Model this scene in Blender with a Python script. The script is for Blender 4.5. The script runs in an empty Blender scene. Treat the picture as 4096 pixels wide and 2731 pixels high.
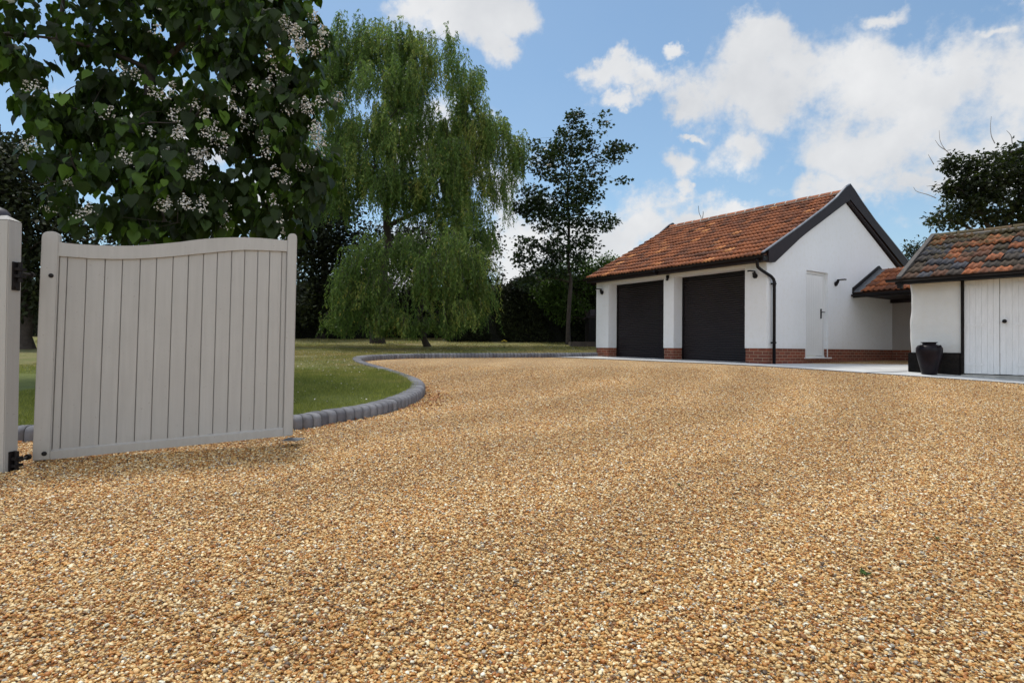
import bpy, bmesh, math, random
import numpy as np
from mathutils import Vector, Matrix
random.seed(7); RNG = np.random.default_rng(11)
S = bpy.context.scene
COL = S.collection
rad = math.radians

# ------------------------------------------------------------------ camera
FPX, PITCH, ROLL = 2400.0, 0.0131, 0.0081      # focal length in pixels of the 4096 px wide photograph
_f = np.array([0, math.cos(PITCH), math.sin(PITCH)]); _r0 = np.array([1., 0, 0]); _u0 = np.cross(_r0, _f)
_r = math.cos(ROLL) * _r0 + math.sin(ROLL) * _u0; _u = -math.sin(ROLL) * _r0 + math.cos(ROLL) * _u0
cam_d = bpy.data.cameras.new('camera'); cam = bpy.data.objects.new('camera', cam_d); COL.objects.link(cam)
cam_d.sensor_width = 36; cam_d.lens = FPX / 4096 * 36; cam_d.clip_start = .05; cam_d.clip_end = 3000
M = Matrix(((_r[0], _u[0], -_f[0], 0), (_r[1], _u[1], -_f[1], 0), (_r[2], _u[2], -_f[2], 0), (0, 0, 0, 1)))
cam.matrix_world = M
S.camera = cam
def ray(x, y): return _f + _r * (x - 2048) / FPX + _u * (1365.5 - y) / FPX
def at(x, y, Y):                      # point of the photograph (2352 px wide count) at distance Y ahead
    d = ray(x * 4096 / 2352, y * 4096 / 2352); return d * (Y / d[1])

# ------------------------------------------------------------------ sun, sky, exposure
SUN_EL = rad(66); SUN_AZ = math.atan2(-.50, .86)
sdir = Vector((math.sin(SUN_AZ) * math.cos(SUN_EL), math.cos(SUN_AZ) * math.cos(SUN_EL), math.sin(SUN_EL)))
sl = bpy.data.lights.new('sun', 'SUN'); sl.energy = 2.6; sl.angle = rad(12); sl.color = (1, .95, .87)
so = bpy.data.objects.new('sun', sl); COL.objects.link(so)
so.rotation_euler = (-sdir).to_track_quat('-Z', 'Y').to_euler(); so.location = (0, 0, 30)
S.view_settings.view_transform = 'Standard'; S.view_settings.look = 'None'
S.view_settings.exposure = 0.22; S.view_settings.gamma = 1; S.view_settings.use_curve_mapping = False
SKY_STRENGTH = .122

CLOUDS = [  # centre x, y, half width, half height (photograph pixels, 2352 wide) turned into directions below
 (1080,35,180,75),(1130,100,60,45),(960,5,80,40),(1190,40,80,50),(1000,40,70,40),
 (1500,205,150,38),(1400,190,90,28),(1600,230,90,50),(1745,115,95,55),(1780,220,200,95),(1700,350,85,52),
 (1990,190,200,100),(2180,190,180,120),(2330,220,140,160),(2000,320,230,100),(2230,350,200,130),(2120,420,110,40),(1900,440,110,36),
 (2330,400,120,120),(1540,358,50,34),(1540,425,24,34),(1470,520,150,70),(1400,590,140,90),(1580,495,110,40),(1690,478,70,26),(1640,540,170,70),
 (1170,590,90,190),(1010,330,180,90),(1130,430,80,80),(400,320,170,130),(560,290,90,90),(1290,560,120,60),(1560,130,34,16),(2010,18,62,26),
 (1300,700,220,120),(2290,95,70,22),(1600,300,40,14),(1410,262,60,22),(870,620,120,120),(600,470,140,90),(150,760,300,80)]
w = bpy.data.worlds.new('World'); S.world = w; w.use_nodes = True
nt = w.node_tree; nt.nodes.clear()
def nd(t, ty, **k):
    n = t.nodes.new(ty)
    for a, v in k.items(): setattr(n, a, v)
    return n
def inp(t, sock, v):
    if isinstance(v, bpy.types.NodeSocket): t.links.new(v, sock)
    else: sock.default_value = v
def mth(t, op, a, b=None, c=None, clamp=False):
    n = nd(t, 'ShaderNodeMath', operation=op, use_clamp=clamp); inp(t, n.inputs[0], a)
    if b is not None: inp(t, n.inputs[1], b)
    if c is not None: inp(t, n.inputs[2], c)
    return n.outputs[0]
def vm(t, op, a, b=None, out=0):
    n = nd(t, 'ShaderNodeVectorMath', operation=op); inp(t, n.inputs[0], a)
    if b is not None: inp(t, n.inputs[3] if op == 'SCALE' else n.inputs[1], b)
    return n.outputs[out]
def mixc(t, f, a, b, bt='MIX'):
    n = nd(t, 'ShaderNodeMix', data_type='RGBA', blend_type=bt); inp(t, n.inputs[0], f)
    inp(t, n.inputs[6], a); inp(t, n.inputs[7], b); return n.outputs[2]
def c4(c): return (c[0], c[1], c[2], 1)
def noise(t, vec, scale, detail=5, rough=.55, lac=2.0, out='Fac', dist=0):
    n = nd(t, 'ShaderNodeTexNoise'); 
    if vec is not None: t.links.new(vec, n.inputs['Vector'])
    n.inputs['Scale'].default_value = scale; n.inputs['Detail'].default_value = detail
    n.inputs['Roughness'].default_value = rough; n.inputs['Distortion'].default_value = dist
    return n.outputs[out]
def ramp(t, fac, stops, interp='LINEAR'):
    n = nd(t, 'ShaderNodeValToRGB'); inp(t, n.inputs[0], fac); cr = n.color_ramp; cr.interpolation = interp
    while len(cr.elements) < len(stops): cr.elements.new(.5)
    for e, (p, c) in zip(cr.elements, stops): e.position = p; e.color = c4(c) if len(c) == 3 else c
    return n.outputs[0]

tc = nd(nt, 'ShaderNodeTexCoord'); D0 = vm(nt, 'NORMALIZE', tc.outputs['Generated'])
sky = nd(nt, 'ShaderNodeTexSky', sky_type='NISHITA', sun_disc=False, sun_elevation=SUN_EL, sun_rotation=SUN_AZ)
sky.air_density = 1.0; sky.dust_density = .6; sky.ozone_density = 1.4
# warp the direction so that the cloud outlines billow
wn = noise(nt, D0, 5.5, 6, .62, out='Color'); wv = vm(nt, 'SUBTRACT', wn, (.5, .5, .5)); wv = vm(nt, 'SCALE', wv, .16)
wn2 = noise(nt, D0, 19, 5, .6, out='Color'); wv2 = vm(nt, 'SCALE', vm(nt, 'SUBTRACT', wn2, (.5, .5, .5)), .05)
DW = vm(nt, 'ADD', D0, vm(nt, 'ADD', wv, wv2))
acc = None
for cx, cy, rx, ry in CLOUDS:
    c = ray(cx * 4096 / 2352, cy * 4096 / 2352); L = np.linalg.norm(c); c = c / L
    ax = rx * (4096 / 2352) / FPX / L; az = ry * (4096 / 2352) / FPX / L
    d = vm(nt, 'SUBTRACT', DW, tuple(c)); d = vm(nt, 'MULTIPLY', d, (1 / ax, .8 / ax, 1 / az))
    ln = vm(nt, 'LENGTH', d, out=1); v = mth(nt, 'SUBTRACT', 1.17, ln, clamp=False)
    acc = v if acc is None else mth(nt, 'SMOOTH_MAX', acc, v, .25)
fb = noise(nt, D0, 9, 9, .62)
fb2 = noise(nt, D0, 34, 5, .6)
dens = mth(nt, 'ADD', acc, mth(nt, 'MULTIPLY', mth(nt, 'SUBTRACT', fb, .5), 2.9))
dens = mth(nt, 'ADD', dens, mth(nt, 'MULTIPLY', mth(nt, 'SUBTRACT', fb2, .5), .9))
# scattered unseen cloud overhead and behind, added extra bright to light the walls
sep = nd(nt, 'ShaderNodeSeparateXYZ'); nt.links.new(D0, sep.inputs[0])
back = mth(nt, 'MAXIMUM', mth(nt, 'MULTIPLY_ADD', sep.outputs[1], -4.0, .2, clamp=True), mth(nt, 'MULTIPLY_ADD', sep.outputs[2], 4.0, -2.6, clamp=True))
fr = noise(nt, D0, 3.0, 7, .6)
dens = mth(nt, 'MAXIMUM', dens, mth(nt, 'MULTIPLY', mth(nt, 'MULTIPLY', mth(nt, 'SUBTRACT', fr, .45), 5), back))
cm = nd(nt, 'ShaderNodeMapRange', interpolation_type='SMOOTHSTEP'); nt.links.new(dens, cm.inputs[0])
cm.inputs[1].default_value = .0; cm.inputs[2].default_value = .85
shade = mth(nt, 'MULTIPLY_ADD', mth(nt, 'SUBTRACT', noise(nt, D0, 6.5, 6, .55), .5), 1.6, .62, clamp=True)
ccol = mixc(nt, shade, (3.9, 4.05, 4.3, 1), (6.4, 6.4, 6.4, 1))
ccol = mixc(nt, back, ccol, (15, 15, 15.3, 1))
veil = mth(nt, 'MULTIPLY', noise(nt, D0, 4, 4, .5), .22)
hz = mth(nt, 'POWER', mth(nt, 'SUBTRACT', 1.0, mth(nt, 'ABSOLUTE', sep.outputs[2])), 5)
skc = mixc(nt, mth(nt, 'ADD', veil, mth(nt, 'MULTIPLY', hz, .30), clamp=True), mixc(nt, 1.0, sky.outputs[0], (.78, .95, .97, 1), 'MULTIPLY'), (4.0, 4.5, 5.0, 1))
fin = mixc(nt, mth(nt, 'MULTIPLY', cm.outputs[0], .96), skc, ccol)
bg = nd(nt, 'ShaderNodeBackground'); nt.links.new(fin, bg.inputs[0]); bg.inputs[1].default_value = SKY_STRENGTH
wo = nd(nt, 'ShaderNodeOutputWorld'); nt.links.new(bg.outputs[0], wo.inputs[0])

# ------------------------------------------------------------------ helpers
def tag(o, label=None, cat=None, group=None, kind=None):
    if label: o['label'] = label
    if cat: o['category'] = cat
    if group: o['group'] = group
    if kind: o['kind'] = kind
    return o
def empty(name, loc=(0, 0, 0), rz=0):
    o = bpy.data.objects.new(name, None); COL.objects.link(o); o.location = loc; o.rotation_euler = (0, 0, rz)
    o.empty_display_size = .2; return o
def link(name, me, mats, parent=None, smooth=False):
    for m in (mats if isinstance(mats, (list, tuple)) else [mats]): me.materials.append(m)
    if smooth: me.polygons.foreach_set('use_smooth', np.ones(len(me.polygons), dtype=bool))
    o = bpy.data.objects.new(name, me); COL.objects.link(o)
    if parent is not None: o.parent = parent
    return o
def np_mesh(name, V, F, tone=None, uv=None, mi=None):
    """V (n,3); F list of equal-size int arrays or one (m,k) array; tone per vertex."""
    me = bpy.data.meshes.new(name); V = np.asarray(V, dtype=np.float32)
    Fs = F if isinstance(F, list) else [F]
    Fs = [np.asarray(f, dtype=np.int32) for f in Fs if len(f)]
    me.vertices.add(len(V)); me.vertices.foreach_set('co', V.ravel())
    lv = np.concatenate([f.ravel() for f in Fs]); me.loops.add(len(lv)); me.loops.foreach_set('vertex_index', lv)
    st = []; p = 0
    for f in Fs:
        st.append(p + np.arange(len(f)) * f.shape[1]); p += f.size
    st = np.concatenate(st).astype(np.int32); me.polygons.add(len(st)); me.polygons.foreach_set('loop_start', st)
    if mi is not None: me.polygons.foreach_set('material_index', np.asarray(mi, dtype=np.int32))
    me.update(calc_edges=True)
    if tone is not None:
        a = me.attributes.new('tone', 'FLOAT', 'POINT'); a.data.foreach_set('value', np.asarray(tone, dtype=np.float32))
    return me
class MB:
    """collects boxes, prisms and tubes into one mesh"""
    def __init__(s): s.v = []; s.f = []; s.t = []; s.m = []
    def add(s, V, F, tone=0., mi=0):
        b = len(s.v); s.v += [tuple(map(float, p)) for p in V]; s.f += [[i + b for i in f] for f in F]
        s.t += [tone] * len(V); s.m += [mi] * len(F)
    def box(s, x0, x1, y0, y1, z0, z1, tone=0., mi=0):
        V = [(x, y, z) for z in (z0, z1) for y in (y0, y1) for x in (x0, x1)]
        s.add(V, [(0, 2, 3, 1), (4, 5, 7, 6), (0, 1, 5, 4), (2, 6, 7, 3), (0, 4, 6, 2), (1, 3, 7, 5)], tone, mi)
    def prism(s, poly, a, b, fn, tone=0., mi=0):
        """poly 2D points, extruded from a to b; fn(p,q,w)->xyz"""
        n = len(poly); V = [fn(p, q, a) for p, q in poly] + [fn(p, q, b) for p, q in poly]
        F = [tuple(range(n))[::-1], tuple(range(n, 2 * n))] + [(i, (i + 1) % n, n + (i + 1) % n, n + i) for i in range(n)]
        s.add(V, F, tone, mi)
    def tube(s, pts, r, n=10, tone=0., mi=0, caps=True):
        pts = [Vector(p) for p in pts]; rs = r if isinstance(r, (list, tuple, np.ndarray)) else [r] * len(pts)
        V = []; up = None
        for i, p in enumerate(pts):
            d = (pts[min(i + 1, len(pts) - 1)] - pts[max(i - 1, 0)]).normalized()
            a = d.orthogonal().normalized() if up is None else (up - d * up.dot(d)).normalized()
            up = a; b = d.cross(a)
            for k in range(n):
                t = 2 * math.pi * k / n; V.append(p + (a * math.cos(t) + b * math.sin(t)) * rs[i])
        F = []
        for i in range(len(pts) - 1):
            for k in range(n):
                F.append((i * n + k, i * n + (k + 1) % n, (i + 1) * n + (k + 1) % n, (i + 1) * n + k))
        if caps: F += [tuple(range(n))[::-1], tuple(range((len(pts) - 1) * n, len(pts) * n))]
        s.add(V, F, tone, mi)
    def lathe(s, prof, n=28, c=(0, 0, 0), tone=0., mi=0):
        V = [(c[0] + r * math.cos(2 * math.pi * k / n), c[1] + r * math.sin(2 * math.pi * k / n), c[2] + z) for r, z in prof for k in range(n)]
        F = [(i * n + k, i * n + (k + 1) % n, (i + 1) * n + (k + 1) % n, (i + 1) * n + k) for i in range(len(prof) - 1) for k in range(n)]
        F += [tuple(range(n))[::-1], tuple(range((len(prof) - 1) * n, len(prof) * n))]
        s.add(V, F, tone, mi)
    def build(s, name, mats, parent=None, bevel=0, smooth=False, uvfn=None, fix=True):
        me = bpy.data.meshes.new(name); me.from_pydata(s.v, [], s.f); me.polygons.foreach_set('material_index', s.m)
        a = me.attributes.new('tone', 'FLOAT', 'POINT'); a.data.foreach_set('value', s.t)
        if fix or bevel:
            bm = bmesh.new(); bm.from_mesh(me)
            if fix: bmesh.ops.recalc_face_normals(bm, faces=bm.faces)
            if bevel:
                es = [e for e in bm.edges if len(e.link_faces) == 2 and e.calc_face_angle(0) > .6]
                bmesh.ops.bevel(bm, geom=es, offset=bevel, segments=2, affect='EDGES', clamp_overlap=True)
            bm.to_mesh(me); bm.free()
        if uvfn:
            uv = me.uv_layers.new(name='UVMap')
            for p in me.polygons:
                for li in p.loop_indices: uv.data[li].uv = uvfn(me.vertices[me.loops[li].vertex_index].co, p.normal)
        return link(name, me, mats, parent, smooth)

# ------------------------------------------------------------------ materials
def newmat(name):
    m = bpy.data.materials.new(name); m.use_nodes = True; t = m.node_tree; t.nodes.clear()
    b = nd(t, 'ShaderNodeBsdfPrincipled'); o = nd(t, 'ShaderNodeOutputMaterial'); t.links.new(b.outputs[0], o.inputs[0])
    return m, t, b, o
def coords(t, kind='Object'):
    return nd(t, 'ShaderNodeTexCoord').outputs[kind]
def bump(t, b, h, strength=.3, dist=.01, prev=None):
    n = nd(t, 'ShaderNodeBump'); n.inputs['Strength'].default_value = strength; n.inputs['Distance'].default_value = dist
    t.links.new(h, n.inputs['Height'])
    if prev is not None: t.links.new(prev, n.inputs['Normal'])
    t.links.new(n.outputs[0], b.inputs['Normal']); return n.outputs[0]
def simple(name, c, rough=.6, var=.15, vs=3, bs=0, bscale=60, bd=.004, metal=0, spec=.5, c2=None, coat=0):
    m, t, b, o = newmat(name); co = coords(t)
    n = noise(t, co, vs, 6, .6)
    c2 = c2 or tuple(x * (1 - var) for x in c); c1 = tuple(min(1, x * (1 + var * .5)) for x in c)
    col = ramp(t, n, [(.3, c2), (.7, c1)]); t.links.new(col, b.inputs['Base Color'])
    b.inputs['Roughness'].default_value = rough; b.inputs['Metallic'].default_value = metal
    b.inputs['Specular IOR Level'].default_value = spec; b.inputs['Coat Weight'].default_value = coat
    if bs: bump(t, b, noise(t, co, bscale, 4, .6), bs, bd)
    return m
M_ = {}
def white_render(name, c, bs, wob, dirt):
    m, t, b, o = newmat(name); co = coords(t)
    n1 = noise(t, co, 1.3, 6, .6); n2 = noise(t, co, 9, 5, .6)
    col = mixc(t, ramp(t, n1, [(.35, (0, 0, 0)), (.75, (1, 1, 1))]), c4(c), c4(tuple(x * (1 - dirt) for x in c)))
    col = mixc(t, ramp(t, n2, [(.5, (0, 0, 0)), (.8, (1, 1, 1))]), col, c4((c[0] * .93, c[1] * .92, c[2] * .88)))
    sx = nd(t, 'ShaderNodeSeparateXYZ'); t.links.new(co, sx.inputs[0])
    low = nd(t, 'ShaderNodeMapRange'); t.links.new(mth(t, 'ADD', sx.outputs[2], mth(t, 'MULTIPLY', n2, -.22)), low.inputs[0])
    low.inputs[1].default_value = .08; low.inputs[2].default_value = -.12
    col = mixc(t, mth(t, 'MULTIPLY', low.outputs[0], dirt * 2.2), col, (.38, .35, .29, 1))
    sm_ = nd(t, 'ShaderNodeMapping'); sm_.inputs['Scale'].default_value = (7, 7, .5); t.links.new(co, sm_.inputs[0])
    col = mixc(t, ramp(t, noise(t, sm_.outputs[0], 1, 6, .65), [(.52, (0, 0, 0)), (.85, (.3, .3, .3))]), col, c4((c[0] * .86, c[1] * .85, c[2] * .81)))
    t.links.new(col, b.inputs['Base Color']); b.inputs['Roughness'].default_value = .85
    h = mth(t, 'ADD', mth(t, 'MULTIPLY', noise(t, co, 110, 3, .6), bs), mth(t, 'MULTIPLY', noise(t, co, 3.2, 4, .5), wob))
    bump(t, b, h, .5, .02); return m
M_['render'] = white_render('white_render', (.80, .80, .81), .10, .22, .04)
M_['link_wall'] = white_render('shade_toned_wall', (.44, .39, .36), .15, .3, .1)  # passage back wall: colour darkened to stand in for the recess shade
M_['old_render'] = white_render('old_limewash', (.76, .755, .73), .35, 1.6, .14)
M_['brown'] = simple('dark_brown_paint', (.022, .014, .016), .55, .25, 4, .15, 90, spec=.25)
M_['black'] = simple('black_plastic', (.006, .004, .005), .45, .2, 5, spec=.25)
M_['shutter'] = simple('dark_shutter_aluminium', (.017, .012, .014), .42, .2, 2, spec=.5)
M_['metal_trim'] = simple('grey_metal_trim', (.20, .20, .215), .38, .2, 4, metal=.6)
M_['lead'] = simple('lead_flashing', (.16, .165, .175), .5, .35, 7, .2, 40, metal=.3)
M_['door'] = simple('white_door_upvc', (.80, .795, .785), .38, .03, 2)
M_['iron'] = simple('black_iron', (.009, .006, .006), .6, .4, 12, .3, 70, spec=.3)
M_['cream_stone'] = simple('grey_sill', (.45, .43, .39), .8, .3, 6, .4, 80)

m, t, b, o = newmat('plinth_brick'); uv = coords(t, 'UV')
br = nd(t, 'ShaderNodeTexBrick', offset=.5, offset_frequency=2); t.links.new(uv, br.inputs['Vector'])
br.inputs['Color1'].default_value = (.27, .070, .036, 1); br.inputs['Color2'].default_value = (.16, .048, .030, 1)
br.inputs['Mortar'].default_value = (.40, .30, .21, 1); br.inputs['Scale'].default_value = 1
br.inputs['Mortar Size'].default_value = .0055; br.inputs['Mortar Smooth'].default_value = .15
br.inputs['Brick Width'].default_value = .225; br.inputs['Row Height'].default_value = .075; br.inputs['Bias'].default_value = -.1
n = noise(t, coords(t), 18, 6, .65)
col = mixc(t, .55, br.outputs[0], mixc(t, n, (.35, .35, .35, 1), (1.25, 1.2, 1.15, 1)), 'MULTIPLY'); t.links.new(col, b.inputs['Base Color'])
b.inputs['Roughness'].default_value = .85
bp = bump(t, b, br.outputs['Fac'], -.6, .006); bump(t, b, noise(t, coords(t), 90, 4, .6), .3, .004, bp); M_['brick'] = m

def tile_mat(name, stops, lich, lichc, moss=0):
    m, t, b, o = newmat(name); co = coords(t)
    a = nd(t, 'ShaderNodeAttribute', attribute_name='tone')
    col = ramp(t, a.outputs['Fac'], stops)
    n1 = noise(t, co, 14, 7, .7); n2 = noise(t, co, 2.2, 5, .6)
    f = ramp(t, mth(t, 'ADD', mth(t, 'MULTIPLY', n1, .65), mth(t, 'MULTIPLY', n2, .4)), [(.50, (0, 0, 0)), (.66, (1, 1, 1))])
    col = mixc(t, mth(t, 'MULTIPLY', f, lich), col, c4(lichc))
    col = mixc(t, .5, col, mixc(t, noise(t, co, 60, 4, .6), (.35, .35, .35, 1), (1.5, 1.5, 1.5, 1)), 'MULTIPLY')
    if moss:
        n3 = noise(t, co, 5, 8, .72); sx = nd(t, 'ShaderNodeSeparateXYZ'); t.links.new(co, sx.inputs[0])
        g = mth(t, 'ADD', n3, mth(t, 'MULTIPLY', mth(t, 'SUBTRACT', sx.outputs[2], 2.15), .26))
        mf = ramp(t, g, [(.48, (0, 0, 0)), (.60, (1, 1, 1))])
        col = mixc(t, mth(t, 'MULTIPLY', mf, moss), col, mixc(t, noise(t, co, 40, 3, .6), (.040, .028, .008, 1), (.12, .088, .022, 1)))
        bump(t, b, mth(t, 'ADD', mth(t, 'MULTIPLY', mf, noise(t, co, 45, 5, .7)), mth(t, 'MULTIPLY', n1, .3)), .8, .02)
    else: bump(t, b, n1, .35, .008)
    t.links.new(col, b.inputs['Base Color']); b.inputs['Roughness'].default_value = .85; return m
M_['tile_red'] = tile_mat('red_clay_tiles', [(0, (.12, .048, .026)), (.3, (.23, .075, .033)), (.7, (.36, .115, .042)), (.9, (.40, .13, .045)), (.95, (.66, .26, .09)), (1, (.72, .31, .11))], .5, (.10, .07, .05))
M_['tile_old'] = tile_mat('old_mottled_tiles', [(0, (.075, .08, .10)), (.22, (.055, .052, .058)), (.3, (.05, .04, .034)), (.52, (.075, .05, .03)), (.68, (.16, .062, .032)), (.84, (.36, .11, .04)), (1, (.48, .16, .055))], .85, (.060, .045, .030), moss=.85)
M_['mortar'] = simple('mortar', (.19, .165, .14), .9, .3, 8, .4, 60)
M_['pointing'] = simple('pale_pointing', (.50, .46, .42), .9, .2, 8, .4, 60)

def paving_mat():
    m, t, b, o = newmat('pale_concrete'); co = coords(t)
    c = ramp(t, noise(t, co, 1.8, 8, .65), [(.3, (.44, .435, .42)), (.7, (.60, .60, .59))])
    sp = ramp(t, noise(t, co, 23, 5, .7), [(.64, (1, 1, 1)), (.70, (.45, .40, .33))])
    t.links.new(mixc(t, 1, c, sp, 'MULTIPLY'), b.inputs['Base Color']); b.inputs['Roughness'].default_value = .8
    bump(t, b, noise(t, co, 70, 5, .6), .25, .005); return m
M_['paving'] = paving_mat()
m, t, b, o = newmat('kerb_concrete'); co = coords(t); a = nd(t, 'ShaderNodeAttribute', attribute_name='tone')
c = ramp(t, a.outputs['Fac'], [(0, (.12, .12, .135)), (.5, (.175, .175, .19)), (1, (.235, .235, .25))])
c = mixc(t, .75, c, mixc(t, noise(t, co, 14, 7, .7), (.25, .22, .20, 1), (1.6, 1.6, 1.6, 1)), 'MULTIPLY')
t.links.new(c, b.inputs['Base Color']); b.inputs['Roughness'].default_value = .85; bump(t, b, noise(t, co, 150, 4, .7), .6, .004); M_['kerb'] = m

m, t, b, o = newmat('gate_paint'); co = coords(t)
c = ramp(t, noise(t, co, 2.5, 6, .6), [(.3, (.395, .375, .345)), (.7, (.43, .41, .38))])
c = mixc(t, ramp(t, noise(t, co, 55, 2, .5), [(.70, (0, 0, 0)), (.74, (1, 1, 1))]), c, (.33, .30, .27, 1))
sx = nd(t, 'ShaderNodeSeparateXYZ'); t.links.new(co, sx.inputs[0])
ga = nd(t, 'ShaderNodeAttribute', attribute_name='tone'); c = mixc(t, 1, c, mixc(t, ga.outputs['Fac'], (1, 1, 1, 1), (.94, .935, .93, 1)), 'MULTIPLY')
gm = nd(t, 'ShaderNodeMapping'); gm.inputs['Scale'].default_value = (30, 30, 1.5); t.links.new(co, gm.inputs[0]); c = mixc(t, .5, c, ramp(t, noise(t, gm.outputs[0], 1, 6, .65), [(.3, (.86, .85, .84)), (.7, (1.08, 1.08, 1.08))]), 'MULTIPLY')
dz = nd(t, 'ShaderNodeMapRange'); t.links.new(mth(t, 'ADD', sx.outputs[2], mth(t, 'MULTIPLY', noise(t, co, 12, 5, .7), -.25)), dz.inputs[0])
dz.inputs[1].default_value = .05; dz.inputs[2].default_value = -.2
c = mixc(t, mth(t, 'MULTIPLY', dz.outputs[0], .5), c, (.27, .22, .16, 1))
t.links.new(c, b.inputs['Base Color']); b.inputs['Roughness'].default_value = .45
mp = nd(t, 'ShaderNodeMapping'); mp.inputs['Scale'].default_value = (60, 60, 3); t.links.new(co, mp.inputs[0])
bump(t, b, noise(t, mp.outputs[0], 1, 5, .6), .18, .004); M_['gate'] = m

m, t, b, o = newmat('weathered_white_boards'); co = coords(t)
mp = nd(t, 'ShaderNodeMapping'); mp.inputs['Scale'].default_value = (9, 9, 1.2); t.links.new(co, mp.inputs[0])
c = ramp(t, noise(t, mp.outputs[0], 3, 7, .65), [(.3, (.76, .765, .765)), (.65, (.86, .865, .87))])
fl = ramp(t, noise(t, co, 26, 6, .75), [(.68, (0, 0, 0)), (.72, (1, 1, 1))])
sx = nd(t, 'ShaderNodeSeparateXYZ'); t.links.new(co, sx.inputs[0])
lo = nd(t, 'ShaderNodeMapRange'); t.links.new(sx.outputs[2], lo.inputs[0]); lo.inputs[1].default_value = .5; lo.inputs[2].default_value = -.0
c = mixc(t, mth(t, 'MULTIPLY', fl, mth(t, 'ADD', .1, mth(t, 'MULTIPLY', lo.outputs[0], .8))), c, (.40, .34, .26, 1))
t.links.new(c, b.inputs['Base Color']); b.inputs['Roughness'].default_value = .7; bump(t, b, noise(t, mp.outputs[0], 9, 5, .6), .3, .006); M_['boards'] = m

m, t, b, o = newmat('black_tarred_plinth'); co = coords(t)
c = ramp(t, noise(t, co, 7, 7, .7), [(.4, (.006, .005, .005)), (.72, (.020, .015, .012))]); t.links.new(c, b.inputs['Base Color'])
b.inputs['Specular IOR Level'].default_value = .2; b.inputs['Roughness'].default_value = .8; bump(t, b, noise(t, co, 6, 6, .6), .8, .03); M_['tar'] = m
m, t, b, o = newmat('dark_glaze'); co = coords(t)
c = ramp(t, noise(t, co, 6, 6, .6), [(.35, (.006, .005, .008)), (.7, (.016, .010, .014))]); t.links.new(c, b.inputs['Base Color'])
b.inputs['Roughness'].default_value = .35; b.inputs['Specular IOR Level'].default_value = .18; bump(t, b, noise(t, co, 9, 3, .5), .25, .01); M_['glaze'] = m
m, t, b, o = newmat('lamp_glass'); b.inputs['Base Color'].default_value = (.75, .75, .72, 1); b.inputs['Roughness'].default_value = .3; M_['glass'] = m

def leaf_mat(name, stops, trans=.4, tcol=(.20, .34, .04), rough=.42, tgain=1.0):
    m, t, b, o = newmat(name); a = nd(t, 'ShaderNodeAttribute', attribute_name='tone')
    c = ramp(t, a.outputs['Fac'], stops); t.links.new(c, b.inputs['Base Color']); b.inputs['Roughness'].default_value = rough
    b.inputs['Specular IOR Level'].default_value = .18
    tr = nd(t, 'ShaderNodeBsdfTranslucent'); t.links.new(mixc(t, .55, c, c4(tcol)), tr.inputs[0])
    mx = nd(t, 'ShaderNodeMixShader'); mx.inputs[0].default_value = trans
    t.links.new(b.outputs[0], mx.inputs[1]); t.links.new(tr.outputs[0], mx.inputs[2]); t.links.new(mx.outputs[0], o.inputs[0]); return m
M_['leaf_catalpa'] = leaf_mat('catalpa_leaf', [(0, (.012, .018, .005)), (.5, (.022, .038, .008)), (.75, (.045, .085, .013)), (1, (.12, .21, .03))], .24, (.14, .26, .02), .5)
M_['leaf_willow'] = leaf_mat('willow_leaf', [(0, (.050, .095, .022)), (.5, (.11, .18, .042)), (.8, (.22, .30, .075)), (1, (.38, .33, .07))], .42, (.26, .40, .07))
M_['leaf_maple'] = leaf_mat('maple_leaf', [(0, (.010, .018, .007)), (.7, (.024, .040, .013)), (1, (.045, .072, .02))], .2, (.08, .14, .02))
M_['leaf_dark'] = leaf_mat('dark_leaf', [(0, (.012, .015, .007)), (.7, (.026, .033, .012)), (1, (.060, .072, .022))], .12, (.06, .09, .02), .6)
M_['leaf_laurel'] = leaf_mat('laurel_leaf', [(0, (.02, .035, .009)), (.6, (.045, .08, .016)), (1, (.13, .23, .04))], .25, (.15, .28, .04))
M_['leaf_oak'] = leaf_mat('oak_leaf', [(0, (.012, .015, .006)), (.7, (.024, .030, .010)), (1, (.05, .058, .016))], .18, (.10, .16, .025))
M_['bark'] = simple('bark', (.065, .050, .040), .9, .4, 8, .9, 30, .02)
M_['bark_pale'] = simple('dead_twig_wood', (.40, .36, .33), .9, .3, 8)
M_['petal'] = simple('white_petals', (.70, .66, .61), .6, .12, 30)
M_['core'] = simple('hedge_interior', (.010, .011, .007), 1, .3, 3)

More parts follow.
